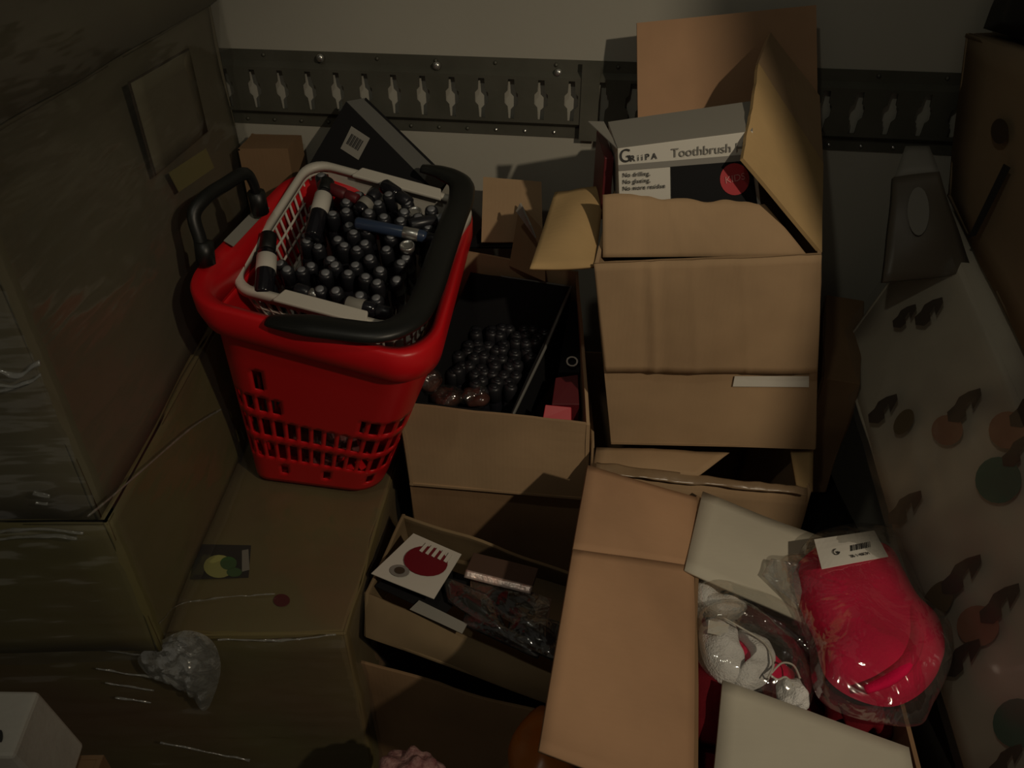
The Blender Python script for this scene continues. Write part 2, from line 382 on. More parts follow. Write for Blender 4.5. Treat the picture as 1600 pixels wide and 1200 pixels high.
m.add(m2.v, m2.f); m.add(m3.v, m3.f); m.build('stretch_film', bundle_film, bd, True)
m = MB()
for ol_, sd, hh in (([(215, 1030), (245, 1005), (290, 985), (330, 1000), (345, 1040), (335, 1085), (318, 1110), (285, 1070), (240, 1060)], 3, .007), ([(240, 1020), (285, 1000), (318, 1020), (325, 1060), (300, 1080), (262, 1062)], 8, .012)):
    m.puff([P(u, v, y=bt[0].y - .014) for u, v in ol_], (0, -1, 0), hh, .008, 60, sd, 30, 10, .1, .7, ridge=.022)
m.build('film_knot', film_thick, bd, True)
yf = bt[0].y - .012
for pl in ([(-20, 570), (25, 588), (62, 566)], [(-20, 598), (30, 604), (64, 586)], [(-20, 612), (15, 607), (45, 600)], [(52, 770), (78, 776)], [(55, 784), (74, 787)], [(-10, 832), (60, 826), (130, 833)], [(-10, 842), (70, 838), (120, 841)]):
    m = MB(); pp = [P(u, v, y=ya - .016) for u, v in pl]; pp = smooth(pp, 8); m.tube([p + V((0, 0, .003 * nz(p, 60, 3))) for p in pp], [.0016 + .003 * abs(nz(p, 50, 1)) for p in pp], 6, flat=.4); m.build('film_crease', film_thick, st, True)
for pl in ([(10, 962), (120, 968), (215, 985)], [(135, 1012), (235, 1026)], [(150, 1045), (238, 1058)], [(165, 1068), (240, 1078)], [(180, 1090), (236, 1098)], [(250, 1160), (390, 1188)], [(250, 975), (280, 945), (340, 935), (430, 928)], [(340, 1000), (440, 1000), (525, 992)]):
    m = MB(); pp = [P(u, v, y=yf) if v > 955 else P(u, v, z=BZ + .012) for u, v in pl]; pp = smooth(pp, 10); m.tube([p + V((0, 0, .003 * nz(p, 60, 3))) for p in pp], [.0009 + .0028 * abs(nz(p, 50, 1)) for p in pp], 6, flat=.5); m.build('film_crease', film_thick, bd, True)
m = MB(); m.slab([P(300, 905, z=BZ + .005), P(388, 902, z=BZ + .005), P(392, 852, z=BZ + .005), P(308, 850, z=BZ + .005)], .001, 2, 2, 0); lg = m.build('logo_panel', ink, bd)
def disc(m, u, v, r, z, n=20, mi=0, sx=1, sy=1, rot=0, pf=None):
    pf = pf or (lambda uu, vv: P(uu, vv, z=z)); vs = []
    for k in range(n):
        a = 2 * math.pi * k / n; x, y = r * sx * math.cos(a), r * sy * math.sin(a)
        vs.append(pf(u + x * math.cos(rot) - y * math.sin(rot), v + x * math.sin(rot) + y * math.cos(rot)))
    m.add(vs, [tuple(range(n))], mi)
m = MB(); disc(m, 342, 885, 24, BZ + .0062, sy=.75); m.build('yellow_fruit_print', yellowp, lg)
m = MB(); disc(m, 357, 880, 13, BZ + .0068, sy=.8); disc(m, 366, 894, 12, BZ + .0068, sy=.6); m.build('green_leaf_print', greenp, lg)
m = MB(); m.slab([P(378, 893, z=BZ + .006), P(390, 890, z=BZ + .006), P(388, 858, z=BZ + .006), P(378, 860, z=BZ + .006)], .0005, 2, 2, 0); m.build('white_print', grey_paper, lg)
m = MB(); disc(m, 440, 938, 10, BZ + .006, sx=1.3); m.build('red_print_spot', darkred, bd)

# --- white foam corner, lower left, on a carton
fz = 1.05
ft = [P(-60, 1182, z=fz), P(20, 1182, z=fz), P(60, 1079, z=fz), P(-80, 1077, z=fz)]
fbm = [p + V((.0, 0, -.075)) for p in ft]; fbm[1] += V((.012, 0, 0)); fbm[2] += V((.012, .0, 0))
tk = thing('carton', 'brown carton at the bottom left under the white foam block', 'carton', mid(down(ft, 0)))
m = MB(); ct = [V((-.458, .05, .970)), V((-.335, .05, .970)), V((-.345, .352, .970)), V((-.458, .352, .970))]
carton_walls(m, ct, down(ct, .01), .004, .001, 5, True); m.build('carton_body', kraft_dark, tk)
fo = thing('foam_block', 'white foam packing block at the bottom left corner', 'packing foam', mid(fbm))
m = MB(); fbm = [V((p.x, p.y, .972)) for p in fbm]
vs = ft + fbm; m.add(vs, [(0, 1, 2, 3), (7, 6, 5, 4), (0, 4, 5, 1), (1, 5, 6, 2), (2, 6, 7, 3), (3, 7, 4, 0)])
m.build('block', foam, fo, False, .003)
m = MB(); disc(m, 1, 1150, 7, fz + .0006, sx=.5, sy=1.4); m.build('recess', ink, fo)

# ------------------------------------------------------------------ red basket
def rrect(n=96, r=.32):
    """points around a rounded square of half-side 1"""
    out = []; per = 4 * (2 - 2 * r) + 2 * math.pi * r
    for k in range(n):
        d = per * k / n; seg = (2 - 2 * r); arc = math.pi * r / 2
        s = int(d // (seg + arc)) % 4; e = d - s * (seg + arc)
        if e < seg: x, y = -1 + r + e, -1
        else: an = (e - seg) / r; x, y = 1 - r + r * math.sin(an), -1 + r - r * math.cos(an)
        for _ in range(s): x, y = -y, x
        out.append((x, y))
    return out
def bil(c, x, y):
    a, b = (x + 1) / 2, (y + 1) / 2
    return c[0] * (1 - a) * (1 - b) + c[1] * a * (1 - b) + c[2] * a * b + c[3] * (1 - a) * b
rim4 = [V((-.447, .885, 1.122)), V((-.098, .795, 1.072)), V((-.058, 1.262, 1.105)), V((-.372, 1.290, 1.150))]
bas4 = [V((-.452, .985, BZ + .016)), V((-.228, .945, BZ + .016)), V((-.180, 1.16, BZ + .016)), V((-.395, 1.19, BZ + .016))]
def scale4(c, k):
    o = mid(c); return [o + (p - o) * k for p in c]
rb = thing('shopping_basket', 'red plastic shopping basket with black handles standing on the low bundle', 'basket', mid(bas4) - V((0, 0, .016)))
NB = 144; rr = rrect(NB, .36); rows = []
NH = 40
for j in range(NH + 1):
    t = j / NH; c4 = [b.lerp(r + V((0, 0, -.06)) , t) for b, r in zip(bas4, scale4(rim4, .90))]
    rows.append([bil(c4, x, y) for x, y in rr])
m = MB(); vs = [p for r_ in rows for p in r_]; fs = []
def hole(i, j):
    # front side is columns 0..~28 of 144, then right, back, left
    side = (i * 4 / NB); k = int(side); u = (side - k)
    ii = i % 3
    if ii == 0: return False
    if 3 <= j < 6: return ii and (i // 3) % 4 == 1
    if 8 <= j < 13: return True
    if 15 <= j < 20: return True
    if 22 <= j < 26: return u < .18 or u > .62
    if 28 <= j < 33 and k in (0, 3): return u < .10 
    return False
for j in range(NH):
    for i in range(NB):
        if hole(i, j): continue
        a = j * NB + i; b = j * NB + (i + 1) % NB; fs.append((a, b, b + NB, a + NB))
m.add(vs, fs); base_i = len(m.v); m.add(rows[0] + [mid(rows[0])], [((i + 1) % NB, i, NB) for i in range(NB)])
# rim skirt and inward lip
def ring(c4, r=.36): return [bil(c4, x, y) for x, y in rrect(NB, r)]
R1 = [p + V((0, 0, -.050)) for p in ring(scale4(rim4, .965))]; R2 = [p + V((0, 0, -.030)) for p in ring(scale4(rim4, .995))]
R2b = [p + V((0, 0, -.006)) for p in ring(scale4(rim4, 1.0))]; R3 = [p + V((0, 0, 0)) for p in ring(scale4(rim4, .982))]
R4 = [p + V((0, 0, -.008)) for p in ring(scale4(rim4, .90))]; R5 = [p + V((0, 0, -.03)) for p in ring(scale4(rim4, .875))]; R6 = [p + V((0, 0, -.062)) for p in ring(scale4(rim4, .895))]
rs = [rows[-1], R1, R2, R2b, R3, R4, R5, R6]; vs = [p for r_ in rs for p in r_]
m.add(vs, [(k * NB + i, k * NB + (i + 1) % NB, (k + 1) * NB + (i + 1) % NB, (k + 1) * NB + i) for k in range(len(rs) - 1) for i in range(NB)])
m.build('basket_body', red_pl, rb, True, 0, .003)
# folded carry handle along the right side
def rimpt(x, y, dz=.0, k=1.0): return bil(scale4(rim4, k), x, y) + V((0, 0, dz))
path = [rimpt(-.22, -.99, .0), rimpt(.0, -1.0, .008), rimpt(.30, -.98, .013), rimpt(.60, -.93, .016), rimpt(.78, -.76, .018), rimpt(.84, -.5, .02), rimpt(.86, -.1, .026), rimpt(.88, .3, .032), rimpt(.90, .62, .036), rimpt(.84, .86, .038), rimpt(.62, .97, .038), rimpt(.40, 1.0, .036)]
m = MB(); sp = smooth(path); n_ = len(sp)
m.tube(sp, [.012 + .009 * min(1, k / 8, (n_ - 1 - k) / 8) for k in range(n_)], 12, flat=.5, up=(0, 0, 1)); m.build('carry_handle', black_pl, rb, True)
# raised pull handle on the left rim
yq = 1.0
hp = [P(322, 408, y=.960), P(312, 372, y=.965), P(303, 335, y=.975), P(322, 308, y=1.0), P(352, 288, y=1.04), P(382, 271, y=1.075), P(395, 284, y=1.09), P(403, 312, y=1.10), P(406, 330, y=1.10)]
m = MB(); m.tube(smooth(hp, 5), .0095, 10, flat=.75)
m.tube([P(318, 378, y=.962), P(322, 412, y=.958)], .013, 10); m.tube([P(400, 300, y=1.095), P(407, 332, y=1.10)], .013, 10)
m.build('pull_handle', black_pl, rb, True)
m = MB(); lq = [rimpt(-.955, -.32, .006), rimpt(-.875, -.32, .000), rimpt(-.875, .28, .0), rimpt(-.955, .28, .006)]
m.slab(lq, .0008, 4, 2, 0); m.build('rim_label', grey_paper, rb)
# goods bagged at the bottom of the basket
m = MB()
for k in range(9):
    t_ = .12 + k * .07; c = bil([b.lerp(q_, t_) for b, q_ in zip(scale4(bas4, .8), scale4(rim4, .72))], random.uniform(-.25, .25), random.uniform(-.55, -.1)); m.blob(c, (.058, .055, .035), None, .02, 40, k, 44, 28)
gm = film('glossy_packet', .5, .8, 40, (1, 1, 1), 1.0, .12, (.28, .09, .09))
o = m.build('bagged_goods', gm, None, True); tag(o, 'crumpled clear bags of goods seen through the slots of the red basket', 'bagged goods')

# ------------------------------------------------------------------ white basket
wc = V((-.254, 1.139, 1.128)); 
w4 = [V((-.428, 1.030, 1.118)), V((-.176, .925, 1.086)), V((-.085, 1.235, 1.150)), V((-.348, 1.300, 1.200))]
w4 = [P(350, 448, y=1.00), P(630, 522, y=.925), P(748, 318, y=1.20), P(482, 246, y=1.285)]
wnrm = (w4[1] - w4[0]).cross(w4[3] - w4[0]).normalized(); DW = .105
wb = thing('plastic_basket', 'white slotted plastic basket full of small dark bottles inside the red basket', 'basket', mid(w4) - wnrm * DW)
wb4 = [p - wnrm * DW for p in scale4(w4, .86)]
m = MB(); NW = 120; rw = rrect(NW, .26)
for t in (0, .30, .58, .86, 1.0):
    c4 = [b.lerp(r, t) for b, r in zip(wb4, scale4(w4, .965))]
    m.tube([bil(c4, x, y) for x, y in rw], .0022 if 0 < t < 1 else .0035, 6, True)
for k in range(0, NW, 2):
    x, y = rw[k]; m.tube([bil(wb4, x, y), bil(scale4(w4, .965), x, y)], .0022, 6)
m.slab([wb4[0], wb4[1], wb4[2], wb4[3]], .002, 2, 2, 0); m.build('lattice_wall', white_pl, wb, True)
m = MB(); wi, bi_ = scale4(w4, .95), scale4(wb4, .98)
m.slab([bil(bi_, -.8, 1), bil(bi_, .8, 1), bil(wi, .8, 1), bil(wi, -.8, 1)], .002, 6, 4, .0005); m.build('back_wall', white_pl, wb)
m = MB(); outr = [bil(scale4(w4, 1.0), x, y) for x, y in rw]; top = [bil(scale4(w4, .985), x, y) + wnrm * .004 for x, y in rw]; inn = [bil(scale4(w4, .925), x, y) + wnrm * .003 for x, y in rw]; inl = [bil(scale4(w4, .925), x, y) - wnrm * .008 for x, y in rw]; sk = [p - wnrm * .012 for p in outr]
rs = [sk, outr, top, inn, inl]; m.add([p for r_ in rs for p in r_], [(k * NW + i, k * NW + (i + 1) % NW, (k + 1) * NW + (i + 1) % NW, (k + 1) * NW + i) for k in range(4) for i in range(NW)])
m.build('rim', white_pl, wb, True, 0, .0015)
for sy in (-1, 1):
    m = MB(); ya_, yb_ = (-1.03, -.87) if sy < 0 else (.87, 1.03)
    q = [bil(w4, -.42, ya_), bil(w4, .62, ya_), bil(w4, .56, yb_), bil(w4, -.36, yb_)]
    q = [p + wnrm * .0065 for p in q]; m.slab(q, .006, 8, 2, 0); m.build('grip', white_pl, wb, False, .002)

# ------------------------------------------------------------------ bottles
def bottle_meshes(capm):
    b = MB(); b.lathe([(.0095, 0), (.0112, .002), (.0112, .046), (.0095, .052), (.006, .056), (.006, .062)], None, 14)
    c = MB(); c.lathe([(.0088, .054), (.0108, .055), (.0108, .078), (.0098, .0815), (.0062, .083)], None, 14)
    t = MB(); t.lathe([(.0066, .0825), (.0062, .0845), (.003, .0852)], None, 12)
    return b, c, t
def make_bottle(label, group, capm, topm):
    t = thing('bottle', label, 'bottle', (0, 0, 0), group); b, c, k = bottle_meshes(capm)
    b.build('glass', glass_b, t, True); cp = c.build('cap', capm, t, True); k.build('cap_disc', topm, cp, True)
    return t
def tree_copy(r, M, label=None, group=None):
    n = r.copy(); col.objects.link(n); n.matrix_world = M; n.matrix_basis = M
    if label: n['label'] = label
    if group: n['group'] = group
    for ch in [o for o in bpy.data.objects if o.parent == r]:
        c = ch.copy(); col.objects.link(c); c.parent = n
        for g in [o for o in bpy.data.objects if o.parent == ch]:
            d = g.copy(); col.objects.link(d); d.parent = c
    return n
LB1 = 'small dark bottle with a grey highlight-tipped cap standing in the white basket'
proto = make_bottle(LB1, 'bottles in the white basket', cap_m, cap_g)
kids = None
ex = (w4[1] - w4[0]).normalized(); ey = wnrm.cross(ex)
Wl, Ll = (w4[1] - w4[0]).length, (w4[3] - w4[0]).length
def zone(x, y): return ('front', 'middle', 'back')[0 if y < -.3 else 1 if y < .3 else 2] + ' ' + ('left', 'centre', 'right')[0 if x < -.3 else 1 if x < .3 else 2]
first = True; spots = []
ny = 0; yy = -.78; row = 0
while yy < .84:
    xx = -.78 + (row % 2) * .125
    while xx < .84:
        spots.append((xx + random.uniform(-.02, .02), yy + random.uniform(-.02, .02))); xx += .25
    yy += .195; row += 1
for x, y in spots:
    if x < -.45 and -.95 < y < .9 and random.random() < .65: lift = -.03
    else: lift = 0
    if x < -.2 and y < .1: lift -= .03
    pos = bil(wb4, x, y) + wnrm * (.022 + lift * .5 + random.uniform(-.004, .008) + (.012 if y > .2 and x > -.2 else 0))
    up = (wnrm + ex * random.uniform(-.13, .13) + ey * random.uniform(-.13, .13)).normalized()
    M = frame(pos, ex, up); lb = 'small dark bottle with a grey highlight-tipped cap, %s part of the white basket' % zone(x, y)
    if first: proto.matrix_basis = M; proto['label'] = lb; first = False
    else: tree_copy(proto, M, lb)
# single bottles lying on the others
def lying(u0, v0, u1, v1, y0, y1, rad, label, body, capm=None, band=None, bandpos=(.35, .6), name='bottle', catg='bottle', capf=.3):
    a, b = P(u0, v0, y=y0), P(u1, v1, y=y1); ax = (b - a); Ln = ax.length; ax.normalize()
    t = thing(name, label, catg, a); M = frame(a, ax.orthogonal(), ax)
    m = MB(); m.lathe([(rad * .85, 0), (rad, .003), (rad, Ln * (1 - capf) - .006), (rad * .7, Ln * (1 - capf))], M, 18); m.build('glass', body, t, True)
    m = MB(); m.lathe([(rad * .8, Ln * (1 - capf)), (rad * .85, Ln * (1 - capf) + .001), (rad * .85, Ln - .002), (rad * .6, Ln)], M, 18); m.build('cap', capm or cap_m, t, True)
    if band:
        m = MB(); m.lathe([(rad * 1.0, Ln * bandpos[0]), (rad * 1.03, Ln * bandpos[0] + .0005), (rad * 1.03, Ln * bandpos[1] - .0005), (rad * 1.0, Ln * bandpos[1])], M, 24); m.build('paper_label', band, t, True)
    return t
def yo(u, v, lift): # y of the point of the bottle bed raised by lift along the basket's normal
    return Pn(u, v, mid(w4) + wnrm * lift, wnrm).y
for (u0, v0, u1, v1, l0, l1, rad, lab, body, capm, band, bp, cf) in [
    (556, 348, 705, 378, .018, .012, .0095, 'long blue tube with a silver band lying across the bottles in the white basket', blue_m, cap_m, bright_steel, (.50, .66), .25),
    (488, 372, 512, 282, .0, .012, .0135, 'dark bottle with a white paper label standing at the back left of the white basket', glass_b, black_pl, paper, (.42, .72), .2),
    (412, 462, 420, 366, -.004, .012, .0145, 'dark bottle with a white label against the left wall of the white basket', glass_b, black_pl, paper, (.38, .62), .28),
    (500, 288, 560, 312, .008, .008, .010, 'dark red tube lying at the back of the white basket', darkred, darkred, None, (0, 0), .3),
    (540, 474, 612, 490, -.004, .0, .0115, 'bottle with a pale label lying at the front of the white basket', glass_b, cap_m, grey_paper, (.05, .42), .3),
    (560, 332, 590, 300, .004, .010, .0125, 'dark bottle with a grey label leaning at the back of the white basket', glass_b, cap_m, grey_paper, (.25, .5), .35),
    (640, 352, 700, 340, .014, .010, .010, 'clear grey vial lying behind the blue tube', cap_m, cap_g, None, (0, 0), .3),
    (462, 452, 498, 462, -.012, -.012, .0105, 'silvery capped bottle lying by the front wall of the white basket', cap_m, bright_steel, None, (0, 0), .35),
    (600, 290, 640, 318, .006, .008, .0125, 'dark bottle lying along the back wall of the white basket', glass_b, cap_m, None, (0, 0), .4)]:
    lying(u0, v0, u1, v1, yo(u0, v0, l0), yo(u1, v1, l1), rad, lab, body, capm, band, bp, capf=cf)
for u, v, lb in ((648, 330, 'pale ringed bottle cap facing up behind the blue tube'), (636, 383, 'pale ringed bottle cap facing up in front of the blue tube')):
    p = Pn(u, v, mid(w4) + wnrm * .012, wnrm); t = thing('bottle', lb, 'bottle', p - wnrm * .05); M = frame(p, ex, wnrm)
    m = MB(); m.lathe([(.010, -.05), (.010, -.008), (.007, -.006)], M, 16); m.build('glass', glass_b, t, True)
    m = MB(); m.lathe([(.0105, -.008), (.0115, -.007), (.0115, 0), (.0095, .001), (.0090, -.001), (.004, -.001)], M, 20); m.build('cap', bright_steel, t, True)

# ------------------------------------------------------------------ black flat box leaning on the wall behind the basket
q = [P(505, 262, y=1.30), P(688, 300, y=1.22), P(610, 185, y=1.30), P(545, 160, y=1.33)]
bb = thing('flat_box', 'black flat box leaning behind the white basket with a barcode label', 'box', P(600, 300, y=1.3))
tl, br = P(541, 158, y=1.335), P(682, 300, y=1.285)
bl_ = P(480, 262, y=1.30); dn = (bl_ - tl)
m = MB(); f4 = [bl_ + (bl_ - tl) * .3, br + (bl_ - tl) * .5, br, tl]
fnm = (f4[1] - f4[0]).cross(f4[3] - f4[0]).normalized()
m.slab(f4, .004, 6, 6, .0006); m.build('front_panel', black_card, bb)
m = MB(); tr = [tl, br, br + V((.022, .03, .012)), tl + V((.030, .022, .0))]
m.slab(tr, .003, 6, 3, .0006); m.build('side_panel', grey_edge, bb)
m = MB(); m.slab([tr[3], tr[2], tr[2] + dn * .3, tr[3] + dn * 1.2], .003, 3, 3, 0); m.build('back_panel', black_card, bb)
fo_ = fnm * .0015
def bq(u, v): return Pn(u, v, tl + fo_, fnm)
m = MB(); m.slab([bq(532, 232), bq(560, 250), bq(578, 216), bq(549, 197)], .0006, 2, 2, 0); lb_ = m.build('barcode_label', grey_paper, bb)
m = MB()
c0, c1, c2 = bq(541, 224), bq(560, 236), bq(571, 217)
for k in range(9):
    a = c0.lerp(c1, k / 9); b = c0.lerp(c1, (k + (.5 if k % 2 else .75)) / 9); d = (c2 - c1) * .8
    m.add([p + fnm * .0012 for p in (a, b, b + d, a + d)], [(0, 1, 2, 3)])
m.build('barcode', ink, lb_)
# small carton corner behind the basket at the left
m = MB(); t4 = [P(372, 262, y=1.30), P(432, 262, y=1.30), P(436, 228, y=1.375), P(385, 222, y=1.385)]
m = MB(); t4 = [V((-.47, 1.31, 1.245)), V((-.385, 1.31, 1.245)), V((-.378, 1.385, 1.235)), V((-.47, 1.395, 1.235))]
t4 = [V((p.x, p.y, 1.175)) for p in t4]
sk_ = thing('carton', 'small brown carton behind the red basket beside the tall stack', 'carton', mid(down(t4, 0)))
carton_walls(m, t4, down(t4, .01), .003, .001, 6, True); m.build('carton_body', kraft_dark, sk_)

# ------------------------------------------------------------------ bottle carton in the middle (C1)
c1t = [P(620, 630, y=.94), P(922, 664, y=.93), P(903, 424, y=1.15), P(705, 388, y=1.17)]
c1b = [P(640, 758, y=.945), P(919, 782, y=.935), V((.12, 1.15, .745)), V((-.14, 1.17, .76))]
cb = thing('carton', 'open brown carton of dark bottles between the red basket and the tall box stack', 'carton', mid(c1b))
m = MB(); carton_walls(m, c1t, c1b, .005, .0015, 21); m.build('carton_body', kraft, cb)
m = MB(); f = [P(752, 378, y=1.19), P(848, 378, y=1.19), P(846, 284, y=1.265), P(755, 276, y=1.27)]; m.slab(f, .004, 6, 6, .002); m.build('back_flap', kraft, cb)
m = MB(); f = [P(795, 415, y=1.15), P(852, 440, y=1.12), P(850, 360, y=1.19), P(812, 318, y=1.22)]; m.slab(f, .004, 5, 5, .002); m.build('inner_flap', kraft_dark, cb)
m = MB(); f = [P(836, 372, y=1.13), P(828, 352, y=1.135), P(812, 318, y=1.16), P(806, 330, y=1.16)]; m.slab(f, .003, 3, 3, 0); m.build('torn_strip', grey_paper, cb)
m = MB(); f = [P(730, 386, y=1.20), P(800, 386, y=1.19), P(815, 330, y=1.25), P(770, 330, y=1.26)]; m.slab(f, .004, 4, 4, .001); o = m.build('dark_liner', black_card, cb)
# black inner tray with the bottles
t4 = [P(648, 628, y=.955), P(800, 648, y=.955), P(893, 448, y=1.13), P(735, 425, y=1.145)]
tray = thing('box', 'black open box holding dark bottles inside the middle carton', 'box', mid(t4) - V((0, 0, .12)))
m = MB(); tb = [V((p.x, p.y + (.012 if k < 2 else 0), t4[0].z - .10 + (0 if k < 2 else .05))) for k, p in enumerate(scale4(t4, .95))]
carton_walls(m, t4, tb, .003, .0008, 31); m.build('tray', black_card, tray)
m = MB(); m.tube([t4[1] + V((.002, 0, .001)), t4[1].lerp(t4[2], .5) + V((.004, 0, .002)), t4[2] + V((0, 0, .001))], .0025, 6); m.tube([t4[2], t4[3].lerp(t4[2], .3)], .0018, 6); m.build('grey_edge', grey_edge, tray)
tn = (t4[1] - t4[0]).cross(t4[3] - t4[0]).normalized(); tx = (t4[1] - t4[0]).normalized(); ty = tn.cross(tx)
LB2 = 'small black-capped bottle standing in the black box of the middle carton'
proto2 = make_bottle(LB2, 'bottles in the middle carton', cap_r, cap_m); first = True
yy = -.86; row = 0
while yy < .86:
    xx = -.84 + (row % 2) * .14
    while xx < .86:
        if not (yy < -.5 and xx < -.1):
            pos = bil(tb, xx * .9, yy * .86) + V((0, .012, .004 + random.uniform(0, .008))); M = frame(pos, tx, V((random.uniform(-.08, .08), random.uniform(-.08, .04), 1)).normalized())
            lb = 'small black-capped bottle, %s part of the black box in the middle carton' % zone(xx, yy)
            if first: proto2.matrix_basis = M; proto2['label'] = lb; first = False
            else: tree_copy(proto2, M, lb)
        xx += .28
    yy += .215; row += 1
brownwrap = mat('brown_wrapper', (.07, .03, .022), .2, spec=.7, nodes=mottled((.03, .012, .01), (.10, .045, .035), 30, .8, 60))
for u, v, r_, lab, sd in ((672, 585, .026, 'crumpled dark brown packet in the middle carton, nearest the basket', 1), (700, 612, .028, 'shiny dark brown packet at the front edge of the middle carton', 2), (742, 612, .024, 'crumpled brown packet beside the black bottles at the carton front', 3)):
    c = P(u, v, y=.985); t = thing('packet', lab, 'packet', c - V((0, 0, .02))); m = MB(); m.blob(c - V((0, 0, .012)), (r_ * .85, r_ * .75, .014), None, .010, 40, sd, 40, 26); m.build('packet_body', brownwrap, t, True)
    m = MB(); m.blob(c - V((0, 0, .010)), (r_ * .88, r_ * .78, .016), None, .011, 44, sd + .1, 40, 26); m.build('clear_wrap', bag_film, t, True)
# boxes in the right gap
def solid(name, label, cat, top, h, matl, bevel=.001):
    bot = [p - V((0, 0, h)) for p in top]; t = thing(name, label, cat, mid(bot)); m = MB()
    m.add(list(top) + bot, [(0, 1, 2, 3), (7, 6, 5, 4), (0, 4, 5, 1), (1, 5, 6, 2), (2, 6, 7, 3), (3, 7, 4, 0)]); m.build('box_body', matl, t, False, bevel); return t
t = solid('small_box', 'bright red small box at the front right of the middle carton', 'box', [P(848, 654, y=.945), P(893, 657, y=.945), P(893, 636, y=.96), P(852, 632, y=.96)], .03, mat('red_box', (.42, .006, .02), .5))
t = solid('small_box', 'dark red box standing behind the bright red one', 'box', [P(862, 632, y=.975), P(905, 632, y=.97), P(903, 585, y=1.02), P(868, 590, y=1.02)], .04, darkred)
t = solid('small_box', 'black box with white lettering wedged at the right wall of the middle carton', 'box', [P(872, 582, y=1.035), P(906, 582, y=1.03), P(906, 470, y=1.12), P(890, 470, y=1.12)], .05, black_card)
n_ = V((0, -.5, .85)).normalized(); text('O', .026, frame(P(884, 576, y=1.027) + V((0, 0, .004)), (1, .05, 0), n_), paper, t); 

# C3: the carton below it
c3t = [P(634, 756, y=.955), P(912, 782, y=.945), V((.13, 1.20, .71)), V((-.15, 1.20, .72))]
c3t = [V((-.172, .962, .728)), V((.128, .955, .712)), V((.125, 1.2, .735)), V((-.15, 1.2, .75))]
cc = thing('carton', 'dark brown carton below the open carton of bottles', 'carton', mid(down(c3t, 0)))
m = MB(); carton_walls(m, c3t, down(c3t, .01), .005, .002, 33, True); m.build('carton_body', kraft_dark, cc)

# ------------------------------------------------------------------ C2: open carton with packaged goods
def curve_box(name, label, top, bot, matl, sag=.012, seed=0, inner=None):
    t = thing(name, label, 'carton', mid(bot)); m = MB(); carton_walls(m, top, bot, .005, .003, seed, bends=(sag, 0, 0, sag * .3), nu=14); m.build('carton_body', matl, t, True, .0008); return t
g2t = [P(568, 925, z=.69), P(885, 1062, z=.655), P(925, 905, z=.64), P(628, 802, z=.70)]
g2b = [P(572, 995, z=.64) , P(885, 1110, z=.60), V((.12, .86, .58)), V((-.18, .935, .60))]
g2t[3].y = min(g2t[3].y, .945)
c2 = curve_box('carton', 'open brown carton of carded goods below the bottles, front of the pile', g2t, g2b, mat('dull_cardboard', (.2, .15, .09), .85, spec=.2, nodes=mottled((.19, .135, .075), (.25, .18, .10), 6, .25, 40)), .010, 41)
# C4 below
g4t = [P(553, 1030, z=.585), P(870, 1125, z=.56), V((.14, .85, .57)), V((-.20, .93, .59))]
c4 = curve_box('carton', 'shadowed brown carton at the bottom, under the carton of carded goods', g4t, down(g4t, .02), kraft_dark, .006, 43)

# cards
def cardpack(label, quad, matl, dome=None, domem=None, name='carded_item', cat='packaged item', domeh=.012):
    t = thing(name, label, cat, mid(quad)); m = MB(); m.slab(quad, .0012, 8, 8, .0008, 12, random.random() * 9); c = m.build('backing_card', matl, t)
    n = (V(quad[1]) - V(quad[0])).cross(V(quad[3]) - V(quad[0])).normalized()
    if dome:
        m = MB(); q = [V(p) for p in quad]; o = [bil(q, dome[0] + dome[2] * math.cos(k * math.pi / 6), dome[1] + dome[3] * math.sin(k * math.pi / 6)) + n * .001 for k in range(12)]
        m.puff(o, n, domeh, .001, 30, 0, 8, 2, .02); m.build('contents', domem, t, True)
        m = MB(); o = [bil(q, x * .9, y * .9) + n * .002 for x, y in ((-1, -1), (0, -1.05), (1, -1), (1.05, 0), (1, 1), (0, 1.05), (-1, 1), (-1.05, 0))]
        m.puff(o, n, domeh * 1.25, .004, 40, 2, 12, 4, .02); m.build('clear_cover', bag_film, t, True)
    return t, n
zc = .715
q = [P(580, 896, z=zc - .005), P(678, 936, z=zc), P(721, 866, z=zc + .004), P(646, 833, z=zc - .004)]
t, n = cardpack('white card with a dark red oval print, leaning at the left of its carton', q, paper)
def on(qd, x, y, off=.0022): return bil([V(p) for p in qd], x, y) + n * off
m = MB(); m.add([on(q, (.12 + .72 * math.cos(k * math.pi / 12)), .18 + .60 * math.sin(k * math.pi / 12)) for k in range(24)], [tuple(range(24))]); rp_ = m.build('red_oval_print', mat('maroon_print', (.16, .01, .018), .4), t)
m = MB()
for k in range(5): 
    x = -.30 + k * .23; m.slab([on(q, x, .42, .0032), on(q, x + .12, .40, .0032), on(q, x + .12, .80, .0032), on(q, x, .82, .0032)], .0004, 1, 1, 0)
m.build('white_bar_print', paper, t)
m = MB(); m.add([on(q, -.35 + .30 * math.cos(k * math.pi / 8), -.55 + .24 * math.sin(k * math.pi / 8)) for k in range(16)], [tuple(range(16))]); m.build('small_oval_print', grey_ink, t)
m = MB(); m.add([on(q, -.35 + .16 * math.cos(k * math.pi / 8), -.55 + .14 * math.sin(k * math.pi / 8), .003) for k in range(16)], [tuple(range(16))]); m.build('dark_oval_print', leafp, t)
z1 = .70
